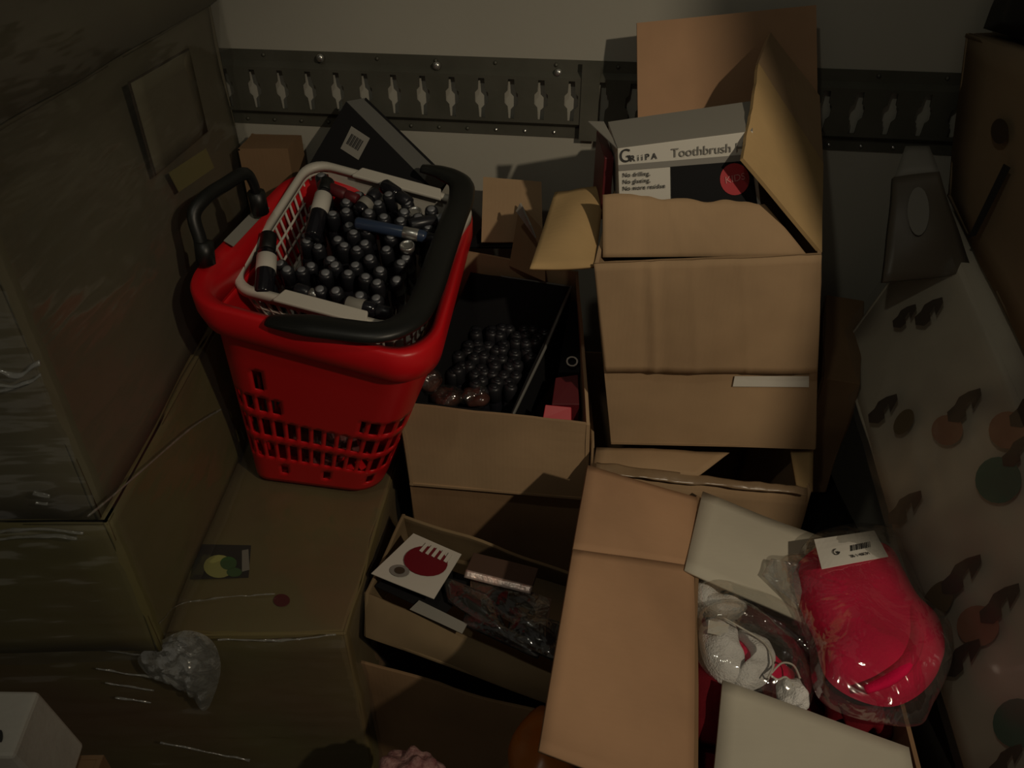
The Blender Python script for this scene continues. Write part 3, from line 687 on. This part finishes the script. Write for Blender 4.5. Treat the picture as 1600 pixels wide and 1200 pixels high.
packs = [
    ('black card lying under the white printed card', [(586, 915), (690, 965), (745, 905), (640, 870)], .688, black_card, None, None),
    ('pale card edge lying along the front wall of its carton', [(640, 952), (722, 990), (730, 975), (655, 938)], .690, grey_paper, None, None),
    ('black blister card leaning in the middle of its carton', [(700, 940), (800, 1005), (770, 930), (690, 900)], .700, black_card, (0, 0, .6, .5), black_pl),
    ('brownish blister card with a dark oval, below the shiny pink edge', [(735, 940), (852, 1000), (862, 935), (735, 895)], .700, mat('brown_card_print', (.14, .085, .06), .5), (.1, -.1, .6, .62), black_pl),
    ('dark glossy pack at the right end of its carton', [(790, 1000), (872, 1035), (885, 975), (800, 950)], .697, black_card, (0, 0, .8, .6), glass_b),
    ('dark card with a clear glossy cover lying against the carton front', [(722, 975), (840, 1030), (850, 1010), (728, 950)], .692, black_card, (0, 0, .8, .5), glass_b)]
for lab, px, z, mt, dm, dmm in packs: cardpack(lab, [P(u, v, z=z + (.004 if k > 1 else 0)) for k, (u, v) in enumerate(px)], mt, dm, dmm, domeh=.008)
t = thing('compact_box', 'thin case with a bright rosy foil edge lying on the carded goods', 'box', P(780, 905, z=.71))
pa, pb = P(728, 890, z=.728), P(832, 916, z=.722); e2 = V((0.01, .034, .0))
m = MB(); pz = V((0, .001, -.001)); m.slab([pa + pz, pb + pz, pb + e2, pa + e2], .008, 6, 3, 0); m.build('case', mat('dark_case', (.07, .04, .028), .5), t, False, .001)
m = MB(); dv = (pb - pa).normalized(); dz_ = V((.213, -.635, .741)).cross(dv).normalized() * .0115; dz_ = -dz_ if dz_.z > 0 else dz_
m.slab([pa + dz_, pb + dz_, pb, pa], .0015, 24, 3, .0008, 90); m.build('foil_edge', rose, t, True)
# bottom things
t = thing('plush', 'pink fluffy thing at the bottom edge in front of the lowest carton', 'plush', P(640, 1215, z=.62)); m = MB(); m.blob(P(640, 1222, z=.605), (.045, .04, .035), None, .012, 60, 4, 60, 40); m.build('plush_body', pink, t, True)
o = t; 
t = thing('amber_packet', 'amber translucent packet under the corner of the long cardboard flap', 'packet', P(820, 1170, z=.60))
m = MB(); m.puff([P(u, v, z=.62) for u, v in ((795, 1165), (820, 1125), (850, 1105), (880, 1150), (900, 1200), (880, 1260), (830, 1250), (800, 1210))], (0, 0, 1), .03, .01, 30); m.build('packet_body', amber, t, True)

# ------------------------------------------------------------------ D1: tall open carton on the right
d1t = [P(928, 412, y=.93), P(1283, 398, y=.93), P(1268, 190, y=1.19), P(985, 200, y=1.19)]
d1b = [P(955, 694, y=.935), P(1273, 701, y=.935), V((.455, 1.19, .86)), V((.165, 1.19, .86))]
d1 = thing('carton', 'open brown carton with raised flaps holding white retail boxes, top of the right stack', 'carton', mid(d1b))
m = MB(); carton_walls(m, [p + V((0, .0, 0)) for p in d1t], d1b, .005, .0015, 51); m.build('carton_body', kraft, d1)
m = MB(); f = [P(946, 582, y=.918), P(1278, 584, y=.918), P(1284, 399, y=.922), P(928, 413, y=.922)]
m.slab(f, .004, 90, 16, .0016, 14, 3, .006, ribs=((.20, .022, -.0022, .02), (.245, .018, .003, .02), (.29, .03, -.002, .02), (.43, .02, .0018, .0), (.50, .03, -.0012, 0), (.66, .02, .0014, -.02), (.78, .012, -.0018, .25), (.93, .02, .002, .03))); m.build('front_flap', kraft, d1, True)
m = MB(); f = [P(942, 402, y=.945), P(1262, 400, y=.945), P(1195, 318, y=.985), P(942, 304, y=.985)]
m.slab(f, .004, 50, 12, .002, 10, 6, .004, edge=.004, ribs=((.22, .03, -.002, .05), (.40, .02, .002, .0), (.55, .03, -.0015, -.1))); m.build('inner_flap', kraft, d1, True)
m = MB(); f = [P(997, 200, y=1.195), P(1278, 195, y=1.195), P(1275, 8, y=1.235), P(995, 36, y=1.245)]
m.slab(f, .004, 12, 10, .0015, 8, 1); m.build('back_flap', kraft_pink, d1)
m = MB(); f = [P(1285, 394, y=.935), P(1288, 262, y=1.10), P(1190, 100, y=1.16), P(1163, 246, y=.955)]
f = [P(1285, 394, y=.935), P(1287, 255, y=1.10), P(1186, 98, y=1.13), P(1163, 246, y=.975)]
m.slab(f, .005, 14, 14, .0015, 9, 8, edge=.003); m.build('right_flap', kraft_inner, d1)
m = MB(); f = [P(1287, 256, y=1.10), P(1280, 150, y=1.19), P(1205, 50, y=1.22), P(1186, 98, y=1.132)]
m.slab(f, .005, 8, 8, .0015, 9, 8); m.build('corner_flap', kraft, d1)
m = MB(); vs = []
f = [P(828, 419, y=.90), P(930, 414, y=.93), P(946, 287, y=1.10), P(866, 303, y=1.07)]
m.slab(f, .004, 14, 14, .003, 9, 2, .014, edge=.004); m.build('left_flap', kraft_inner, d1, True)
m = MB(); m.slab([P(1145, 604, y=.929), P(1264, 605, y=.929), P(1264, 588, y=.929), P(1148, 588, y=.929)], .0006, 2, 2, 0); m.build('paper_label', paper, d1)
# white retail box with lettering
TX0, TX1 = P(966, 262, y=1.03), P(1182, 238, y=1.03)
fl, fr_ = P(965, 232, y=1.02), P(1176, 205, y=1.02)
bl = P(968, 330, y=1.005); _n = (fr_ - fl).cross(bl - fl).normalized(); br_ = Pn(1190, 330, fl, _n)
k1 = P(950, 192, y=1.09); k2 = P(1172, 160, y=1.09)
rt = thing('retail_box', 'white retail box with black lettering and a red round badge in the top carton', 'box', mid([bl, br_]) + V((0, .04, 0)))
m = MB(); nf = (br_ - bl).cross(fl - bl).normalized(); 
m.add([bl, br_, fr_, fl, bl + V((0, .07, 0)), br_ + V((0, .07, 0)), k2, k1], [(0, 1, 2, 3), (3, 2, 6, 7), (1, 5, 6, 2), (4, 0, 3, 7), (5, 4, 7, 6), (4, 5, 1, 0)]); m.build('box_body', paper, rt, False, .0008)
m = MB(); m.slab([fl + V((0, 0, .001)), fr_ + V((0, 0, .001)), k2 + V((0, 0, .0015)), k1 + V((-.0, 0, .0015))], .0008, 6, 6, .0003); m.build('top_panel', grey_paper, rt)
m = MB(); m.slab([fl, fl + V((0, .012, 0)), k1 + V((-.006, 0, .002)), k1 + V((-.028, -.002, .003))], .001, 3, 3, 0); m.build('side_tab', grey_paper, rt)
m = MB(); hc = mid([fl, fr_, k1, k2]) + V((.028, .012, .0035)); dx = (fr_ - fl).normalized(); dy = (k1 - fl).normalized()
for sx, sy in ((.018, .0018), (.005, .0035)): m.add([hc + dx * sx * math.cos(k * math.pi / 8) + dy * sy * math.sin(k * math.pi / 8) for k in range(16)], [tuple(range(16))])
m.build('hanging_slot', ink, rt)
ofn = nf * .0015
def fp(u, v, o=1): return Pn(u, v, fl + ofn * o, nf)
m = MB(); m.slab([fp(967, 267), fp(1173, 250.5), fp(1171, 241), fp(966, 258)], .0005, 2, 2, 0); m.build('grey_stripe', grey_ink, rt)
m = MB(); m.slab([fp(1049, 330), fp(1185, 330), fp(1174, 250.5), fp(1048, 260.5)], .0005, 2, 2, 0); m.build('black_panel', black_card, rt)
m = MB(); m.add([fp(1148 + 23 * math.cos(k * math.pi / 14), 280 + 25 * math.sin(k * math.pi / 14), 1.6) for k in range(28)], [tuple(range(28))]); bdg = m.build('red_badge', redprint, rt)
tn_ = nf
def tm(u, v, u2, v2, o=1.5): return frame(fp(u, v, o), fp(u2, v2, o) - fp(u, v, o), nf)
text('G', .0245, tm(968, 254, 1023, 248.5), ink, rt, sx=.9)
text('RiiPA', .0115, tm(985, 252.5, 1023, 248.5), ink, rt, spacing=1.45)
text('Toothbrush Hol', .0165, tm(1049, 246, 1150, 237), grey_ink, rt)
text('KIDS', .013, tm(1133, 287, 1165, 280, 2.2), mat('pale_red_ink', (.6, .22, .22), .6), rt)
for k, s_ in enumerate(('No drilling,', 'No glueing,', 'No more residue')): text(s_, .0082, tm(973, 277 + k * 10.5, 1030, 273 + k * 10.5), ink, rt)
m = MB(); q4 = [P(962, 262, y=1.05), P(960, 300, y=1.04), P(968, 300, y=1.03), P(967, 262, y=1.04)]
t = solid('retail_box', 'second box with a dark red side just left behind the white one', 'box', [fl + V((-.014, .022, -.02)), fl + V((-.001, .022, -.02)), k1 + V((-.001, 0.03, -.02)), k1 + V((-.012, 0.03, -.02))], .09, darkred)
# box stack support inside the carton: a plain carton layer
ins = thing('retail_box', 'dark box lying below the white lettered box inside the top carton', 'box', V((.30, 1.06, .87)))
m = MB(); m.box((.30, 1.07, .97), (.24, .18, .19)); m.build('box_body', black_card, ins)

# ------------------------------------------------------------------ D2: carton under D1
d2t = [P(926, 735, z=.845), P(1268, 766, z=.838), V((.462, 1.17, .85)), V((.13, 1.17, .85))]
d2t[0] = P(926, 738, y=.885); d2t[1] = P(1268, 768, y=.872)
d2b = [V((p.x, p.y, .02)) for p in d2t]
d2 = thing('carton', 'brown taped carton with a torn open top, second in the right stack', 'carton', mid(d2b))
m = MB(); carton_walls(m, d2t, d2b, .005, .003, 61, edge=.004, nv=24); m.build('carton_body', kraft, d2, True)
zf = .005
m = MB(); m.slab([d2t[0], P(1092, 742, y=.880), P(1140, 706, y=.93), P(932, 698, y=.93)], .004, 12, 6, .003, 12, 2, .004, edge=.002); m.build('left_top_flap', kraft, d2, True)
m = MB(); m.slab([P(1245, 757, y=.882), P(1270, 768, y=.874), P(1271, 700, y=.945), P(1236, 702, y=.945)], .004, 4, 6, .001); m.build('right_top_flap', kraft_inner, d2, True)
m = MB(); tp = []
m.slab([P(930, 741, y=.872), P(1262, 774, y=.860), P(1262, 762, y=.870), P(932, 722, y=.893)], .0008, 40, 6, .003, 40, 2, .003); m.build('parcel_tape', tape_m, d2, True)

# ------------------------------------------------------------------ F: carton with hats, long flap
pA, pB, pC = P(1088, 775, z=.80), P(1083, 1260, z=.80), P(1345, 862, z=.765)
fn = (pB - pA).cross(pC - pA).normalized()
if fn.z < 0: fn = -fn
def fpl(u, v, off=0): return Pn(u, v, pA + fn * off, fn)
pBR = pC; pFR = pC + (pB - pA) + V((.02, 0, 0))
ftop = [pB, pFR, pBR, pA]; fbot = [p - V((0, 0, .28)) for p in ftop]
fb_ = thing('carton', 'open carton of plush Christmas hats with a long brown flap, bottom right', 'carton', mid(down(fbot, 0)))
m = MB(); carton_walls(m, ftop, [V((p.x, p.y, .02)) for p in ftop], .005, .002, 71); m.build('carton_body', kraft_dark, fb_)
m = MB(); f = [P(1083, 1260, z=.803), P(1090, 776, z=.803), P(918, 728, z=.87), P(843, 1172, z=.865)]
g0, g1 = f[2].lerp(f[3], .36) + V((0, 0, -.005)), f[1].lerp(f[0], .29) + V((0, 0, -.005)); m.slab([f[3], f[0], g1, g0], .005, 12, 22, .002, 6, 3, .004); m.slab([g0, g1, f[1], f[2]], .005, 12, 12, .002, 6, 3, .004); m.build('long_flap', kraft_pink, fb_, True)
m = MB(); f = [fpl(1070, 890, .006), fpl(1262, 975, .006), fpl(1345, 862, .004), fpl(1098, 768, .004)]
m.slab(f, .004, 10, 8, .002, 9, 4, .003); m.build('back_white_flap', white_card, fb_, True)
m = MB(); f = [fpl(1108, 1290, -.008), fpl(1470, 1400, -.008), fpl(1420, 1168, .008), fpl(1130, 1062, .008)]
m.slab(f, .004, 12, 10, .002, 9, 5, .004); m.build('front_white_flap', white_card, fb_, True)
# hats
hat_lab = []
def hat_cone(m, a, b, r0, r1, seed, amp=.006):
    a, b = V(a), V(b); n = 14; pts = [a.lerp(b, k / n) + V((0, 0, .012 * math.sin(math.pi * k / n))) for k in range(n + 1)]
    m.tube(pts, [r0 + (r1 - r0) * (k / n) + amp * nz(pts[k], 40, seed) for k in range(n + 1)], 20, flat=.55, up=(0, 0, 1))
def hat(label, cuff, r, cone_to, pom=None, ang=0, red=felt, seed=0, gap=1.1, off=-.03, lobes=None):
    c = fpl(*cuff, off); t = thing('santa_hat', label, 'hat', c - V((0, 0, .03)))
    m = MB(); n = 34; pts = [c + V((r * math.cos(ang + gap / 2 + (2 * math.pi - gap) * k / n), r * .85 * math.sin(ang + gap / 2 + (2 * math.pi - gap) * k / n), .004 * math.sin(k))) for k in range(n + 1)]
    if lobes:
        for lo_, sd in lobes: m.puff([fpl(u, v, off) for u, v in lo_], fn, .024, .007, 60, sd, 20, 6, .5, .5)
    else: m.tube(pts, [.021 + .006 * nz(p, 60, seed) if 2 < k < n - 2 else .012 for k, p in enumerate(pts)], 18)
    m.build('plush_cuff', plush, t, True)
    m = MB(); hat_cone(m, c - V((0, 0, .012)), fpl(*cone_to, off - .012), r * 1.15, .012, seed); m.build('felt_cone', red, t, True)
    if pom: m = MB(); m.blob(fpl(*pom, off + .01), (.019, .019, .018), None, .006, 90, seed, 36, 24); m.build('pompom', plush, t, True)
    return t
h1 = hat('Christmas hat with a white plush cuff and pompom between the two white flaps', (1148, 1022), .030, (1235, 1060), (1238, 1086), 1.5, felt, 1, 1.3, -.014, [([(1092, 985), (1110, 968), (1145, 983), (1152, 1010), (1162, 1040), (1152, 1070), (1122, 1066), (1098, 1030)], 3), ([(1152, 988), (1195, 1003), (1210, 1035), (1197, 1068), (1160, 1082), (1143, 1064), (1168, 1036), (1160, 1010)], 5)])
m = MB()
for pl in ([(1130, 965), (1165, 985), (1195, 1005), (1208, 1035), (1200, 1060)], [(1205, 1052), (1222, 1036), (1240, 1040), (1250, 1060)], [(1204, 1055), (1215, 1062), (1228, 1058), (1240, 1072)]):
    m.tube(smooth([fpl(u, v, .013) for u, v in pl], 5), .0013, 6)
m.build('white_cord', white_pl, h1, True)
m = MB(); m.slab([fpl(1106, 988, .014), fpl(1135, 994, .012), fpl(1140, 975, .014), fpl(1108, 968, .016)], .0008, 3, 3, .001); m.build('hang_tag', paper, h1)
h2 = hat('Christmas hat with white plush at the back edge under the white flap', (1122, 935), .022, (1215, 985), None, .5, felt_d, 2, .8, -.03)
h3 = hat('shade-darkened red hat lying deep in the carton near the long brown flap', (1120, 1110), .03, (1100, 1180), None, 2, felt_d, 3, .8, -.085)
for k, (a, b, lab) in enumerate((((1180, 930), (1265, 1000), 'red felt hat lying beneath the clear bags at the carton back'), ((1262, 1010), (1330, 1120), 'shade-darkened red felt hat under the big bagged red one'), ((1095, 1030), (1090, 1160), 'shade-darkened red felt hat squeezed along the left wall of the carton'), ((1320, 1110), (1375, 1120), 'shade-darkened red felt hat at the right end of the carton'))):
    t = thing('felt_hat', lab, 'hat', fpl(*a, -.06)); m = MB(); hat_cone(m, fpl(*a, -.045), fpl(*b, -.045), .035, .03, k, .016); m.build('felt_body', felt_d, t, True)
m = MB(); m.slab([fpl(1092, 1300, -.075), fpl(1440, 1400, -.075), fpl(1335, 890, -.075), fpl(1085, 800, -.075)], .02, 30, 30, .012, 18, 3); o = m.build('hat_pile', felt_d, None, True); tag(o, 'layer of shade-darkened red felt hats filling the bottom of the right carton', 'hats'); o['kind'] = 'stuff'
# clear bags over the hats
def bag(label, px, off, h, seed, parent=None, rid=.005):
    m = MB(); m.puff([fpl(u, v, off) for u, v in px], fn, h, .004, 24, seed, 26, 8, .1, .35, ridge=rid)
    if parent: return m.build('clear_bag', bag_film, parent, True)
    return tag(m.build('clear_bag', bag_film, None, True), label, 'bag')
bag(None, [(1088, 960), (1150, 945), (1215, 990), (1262, 1050), (1262, 1108), (1200, 1100), (1130, 1070), (1090, 1030)], -.012, .035, 3, h1)
bag(None, [(1088, 915), (1140, 920), (1220, 950), (1290, 1005), (1270, 1040), (1200, 1000), (1120, 985), (1090, 960)], -.015, .03, 7, h2)
# big red bagged hat
bh = thing('bagged_red_hat', 'large red felt hat in a clear bag with white header card, on the right carton', 'hat', fpl(1340, 1000, .0))
hp_ = [(1240, 900), (1262, 866), (1320, 850), (1378, 862), (1402, 905), (1428, 950), (1462, 985), (1470, 1035), (1445, 1078), (1395, 1104), (1335, 1092), (1290, 1058), (1272, 1000), (1250, 950)]
m = MB(); m.puff([fpl(u, v, .012) for u, v in hp_], fn, .046, .008, 12, 5, 24, 7, .25, .4, ridge=.006); m.build('felt_body', felt, bh, True)
m = MB(); hb = [fpl(u, v, o_) for u, v, o_ in ((1405, 935, .044), (1420, 965, .050), (1424, 1000, .050), (1412, 1035, .048), (1385, 1062, .046), (1350, 1078, .040))]
m.tube(smooth(hb, 6), [.008 + .007 * math.sin(math.pi * k / 30) for k in range(31)], 14, flat=.6); m.build('felt_fold', felt, bh, True)
m = MB(); ol = [(1205, 885), (1240, 880), (1262, 845), (1330, 828), (1388, 840), (1416, 900), (1445, 955), (1478, 990), (1482, 1045), (1458, 1100), (1430, 1135), (1330, 1120), (1275, 1085), (1262, 1010), (1238, 955), (1215, 920)]
m.puff([fpl(u, v, .012) for u, v in ol], fn, .052, .005, 18, 9, 34, 8, .1, .4, ridge=.012); m.build('clear_bag', bag_film, bh, True)
m = MB(); m.slab([fpl(1190, 900, .014), fpl(1248, 950, .02), fpl(1262, 880, .03), fpl(1205, 875, .02)], .0006, 8, 8, .004, 40, 2); m.build('bag_corner', film_thick, bh, True)
hc4 = [fpl(1284, 889, .066), fpl(1388, 869, .066), fpl(1366, 829, .052), fpl(1272, 843, .052)]
hn = (hc4[1] - hc4[0]).cross(hc4[3] - hc4[0]).normalized()
hcard = MB(); hcard.slab(hc4, .0008, 10, 5, .0006, 9, 1, .003); hco = hcard.build('header_card', mat('header_paper', (.68, .66, .60), .6), bh)
def hpnt(u, v, o=.0035): return Pn(u, v, hc4[0] + hn * o, hn)
m = MB(); m.tube([hpnt(1307 + 5 * math.cos(k * .5), 862 + 4.5 * math.sin(k * .5)) for k in range(10)], .0006, 5); m.blob(hpnt(1309, 863), (.0022, .002, .0006)); m.build('round_mark', ink, hco)
m = MB()
for k in range(12):
    u = 1329 + k * 2.7; m.add([hpnt(u, 861 - k * .55), hpnt(u + (1.3 if k % 3 else 2.0), 861 - k * .55), hpnt(u + (1.3 if k % 3 else 2.0) - .6, 852 - k * .55), hpnt(u - .6, 852 - k * .55)], [(0, 1, 2, 3)])
m.build('barcode', ink, hco)
text('35 1 40CM', .0068, frame(hpnt(1331, 871), hpnt(1368, 864) - hpnt(1331, 871), hn), ink, hco)

# ------------------------------------------------------------------ right side
# G: white fruit-printed cartons
gp = [P(1440, 1000, y=.66), P(1335, 615, y=1.02), P(1462, 365, y=1.13), P(1600, 500, y=.87)]
gA = V((.552, .10, .52)); gB = V((.556, 1.10, .905)); gC = V((.668, 1.14, 1.13)); gD = gC + (gA - gB)
gn = (gD - gA).cross(gB - gA).normalized()
if gn.x > 0: gn = -gn
gn = ((gC - gA).cross(gD - gB)).normalized(); gn = -gn if gn.x > 0 else gn
gt = thing('fruit_carton', 'large white carton printed with fruit and leaves leaning along the right side', 'carton', V((.75, .7, 0)))
m = MB(); m.slab([gA, gB, gC, gD] if (gB - gA).cross(gD - gA).dot(gn) > 0 else [gD, gC, gB, gA], .004, 30, 12, .0012, 6, 4, .003)
gu = [V((.90, .10, .24)), V((.90, 1.12, .42))]
m.slab([gu[1], gu[0], gA, gB], .004, 16, 12, .003, 6, 3); m.slab([gC, gD, V((1.05, .10, .745)), V((1.05, 1.14, 1.14))], .004, 6, 6, .002)
m.slab([V((.90, .10, .24)), V((.90, 1.12, .42)), V((.92, 1.12, .02)), V((.92, .10, .02))], .004, 2, 2, 0); m.slab([V((.90, 1.12, .42)), gB, gC, V((1.0, 1.12, .5))], .004, 6, 6, 0)
m.build('carton_body', fruitcard, gt, True)
from mathutils.geometry import intersect_ray_tri
def gpl(u, v, o=.012):
    d = P(u, v, z=.2) - CAM; g = [p + gn * o for p in (gA, gB, gC, gD)]
    for t3 in ((g[0], g[1], g[2]), (g[0], g[2], g[3])):
        h = intersect_ray_tri(*t3, d, CAM, False)
        if h is not None: return h
    return Pn(u, v, (g[0] + g[1] + g[2] + g[3]) / 4, gn)
def patch(name, pts, matl, o=.013):
    m = MB(); m.add([gpl(u, v, o) for u, v in pts], [tuple(range(len(pts)))]); return m.build(name, matl, gt)
def ell(u, v, a, b, rot, n=20):
    return [(u + a * math.cos(t) * math.cos(rot) - b * math.sin(t) * math.sin(rot), v + a * math.cos(t) * math.sin(rot) + b * math.sin(t) * math.cos(rot)) for t in [2 * math.pi * k / n for k in range(n)]]
big = lambda l: [(x * 1.3, y * 1.25) for x, y in l]
leaf = [(-28, 26), (-30, 10), (-16, -2), (-8, -16), (10, -26), (32, -32), (34, -20), (24, -4), (18, 6), (14, -12), (4, 2), (6, 16), (-8, 28)]
for (u, v, kind, sc) in [(1495, 675, 'olive2', .0), (1412, 655, 'olive', .62), (1378, 640, 'leaf', .62), (1505, 635, 'leaf', .72), (1480, 672, 'orange', .85), (1575, 672, 'orange', 1.05), (1605, 640, 'leaf', .8), (1560, 750, 'teal', 1.4), (1590, 705, 'leaf', .7), (1412, 795, 'leaf', .72), (1500, 900, 'leaf', .85), (1465, 935, 'olive', 1.0), (1560, 945, 'leaf', .85), (1528, 978, 'orange', 1.15), (1500, 1030, 'leaf', .8), (1412, 495, 'leaf', .5), (1450, 488, 'leaf', .6), (1590, 1130, 'teal', 1.5), (1570, 1190, 'leaf', .7)]:
    if kind == 'leaf': patch('leaf_print', [(u + x * sc * .9, v + y * sc) for x, y in big(leaf)], leafp, .0145)
    elif kind == 'olive': patch('olive_fruit_print', ell(u, v + 4, 36 * sc, 21 * sc, -1.0), olivep)
    elif kind == 'orange': patch('orange_fruit_print', ell(u, v, 29 * sc, 28 * sc, 0), orangep)
    elif kind == 'teal': patch('green_fruit_print', ell(u, v, 26 * sc, 26 * sc, 0), tealp)
def fg(a, b):
    p = gA.lerp(gB, a).lerp(gD.lerp(gC, a), b); return p + gn * .010, gn
skin(fg, 60, 40, .006, 8, 2.2).build('stretch_film', stretch_film, gt, True)
# H: brown cartons above
ht = thing('carton', 'brown carton on top of the fruit cartons at the upper right', 'carton', V((.9, .8, 1.10)))
h4t = [V((.680, .04, 1.40)), V((.95, .04, 1.40)), V((.95, 1.185, 1.375)), V((.668, 1.222, 1.375))]; h4b = [V((.688, .04, .755)), V((.95, .04, .755)), V((.95, 1.17, 1.15)), V((.684, 1.16, 1.15))]
m = MB(); carton_walls(m, h4t, h4b, .005, .003, 81, True, nu=16); m.build('carton_body', kraft_grey, ht, True)
hx = V((.690, 0, 0))
def hp2(u, v): return P(u, v, x=.672 - .006)
m = MB(); m.slab([hp2(1512, 372), hp2(1524, 368), hp2(1578, 262), hp2(1568, 256)], .001, 2, 2, 0); m.build('hand_slot', ink, ht)
m = MB(); m.add([hp2(u, v) for u, v in ell(1562, 205, 14, 20, 0)], [tuple(range(20))]); m.build('knot_mark', leafp, ht)
# black bag at top right, extended out of view to shade the right side
t = thing('black_bale', 'black sheeted bale on the upper right carton, extended out of view for shade', 'bale', V((.82, .75, 1.40)))
m = MB(); bk = [V((.700, .06, 1.402)), V((.94, .06, 1.402)), V((.94, 1.165, 1.385)), V((.688, 1.20, 1.385))]
carton_walls(m, [V((p.x, p.y, 2.05)) for p in bk], bk, .004, .008, 97, True, nu=24, nv=24); m.build('sheeting', mat('black_sheet', (.008, .008, .008), .35), t, True)
# dark carton behind, E, and the low one coloured black for shade
et = [V((.472, 1.03, 1.02)), V((.56, 1.02, 1.0)), V((.60, 1.23, 1.0)), V((.48, 1.24, 1.02))]
et = [P(1285, 590, y=1.0), P(1345, 600, y=1.0), P(1350, 470, y=1.18), P(1290, 460, y=1.18)]
eb = [V((p.x, p.y, .665)) for p in et]
e_ = thing('carton', 'dark brown carton in the gap right of the tall box stack', 'carton', mid(eb))
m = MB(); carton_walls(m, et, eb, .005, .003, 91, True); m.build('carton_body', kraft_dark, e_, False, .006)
e2_ = thing('carton', 'carton coloured black for shade, standing low in the gap under the dark one', 'carton', V((.53, 1.1, .01)))
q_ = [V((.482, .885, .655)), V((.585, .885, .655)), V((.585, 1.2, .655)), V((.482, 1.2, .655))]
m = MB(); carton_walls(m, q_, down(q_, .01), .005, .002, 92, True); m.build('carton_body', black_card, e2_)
# white plastic wrapped parcel at the right back
wp = thing('wrapped_parcel', 'pale plastic-wrapped parcel tucked behind the fruit cartons by the rail', 'parcel', V((.64, 1.2, .9)))
q1 = [P(1398, 275, y=1.14), P(1468, 268, y=1.12), P(1452, 228, y=1.17), P(1415, 228, y=1.18)]
q2 = [P(1380, 440, y=1.03), P(1520, 425, y=1.03), P(1468, 268, y=1.12), P(1398, 275, y=1.14)]
m = MB(); m.slab(q2, .01, 10, 12, .004, 14, 3, .012); m.build('parcel_body', mat('grey_wrap', (.13, .11, .085), .45), wp, True)
m = MB(); m.slab(q1, .01, 6, 4, .002, 14, 3, .003); m.build('pale_end', grey_paper, wp, True)
m = MB(); m.add([Pn(u, v, q2[0] + (q2[1] - q2[0]).cross(q2[3] - q2[0]).normalized() * .018, (q2[1] - q2[0]).cross(q2[3] - q2[0]).normalized()) for u, v in ell(1435, 330, 17, 38, 0)], [tuple(range(20))]); m.build('pale_patch', grey_paper, wp, True)
for o in bpy.data.objects:
    if '_w' in o: del o['_w']
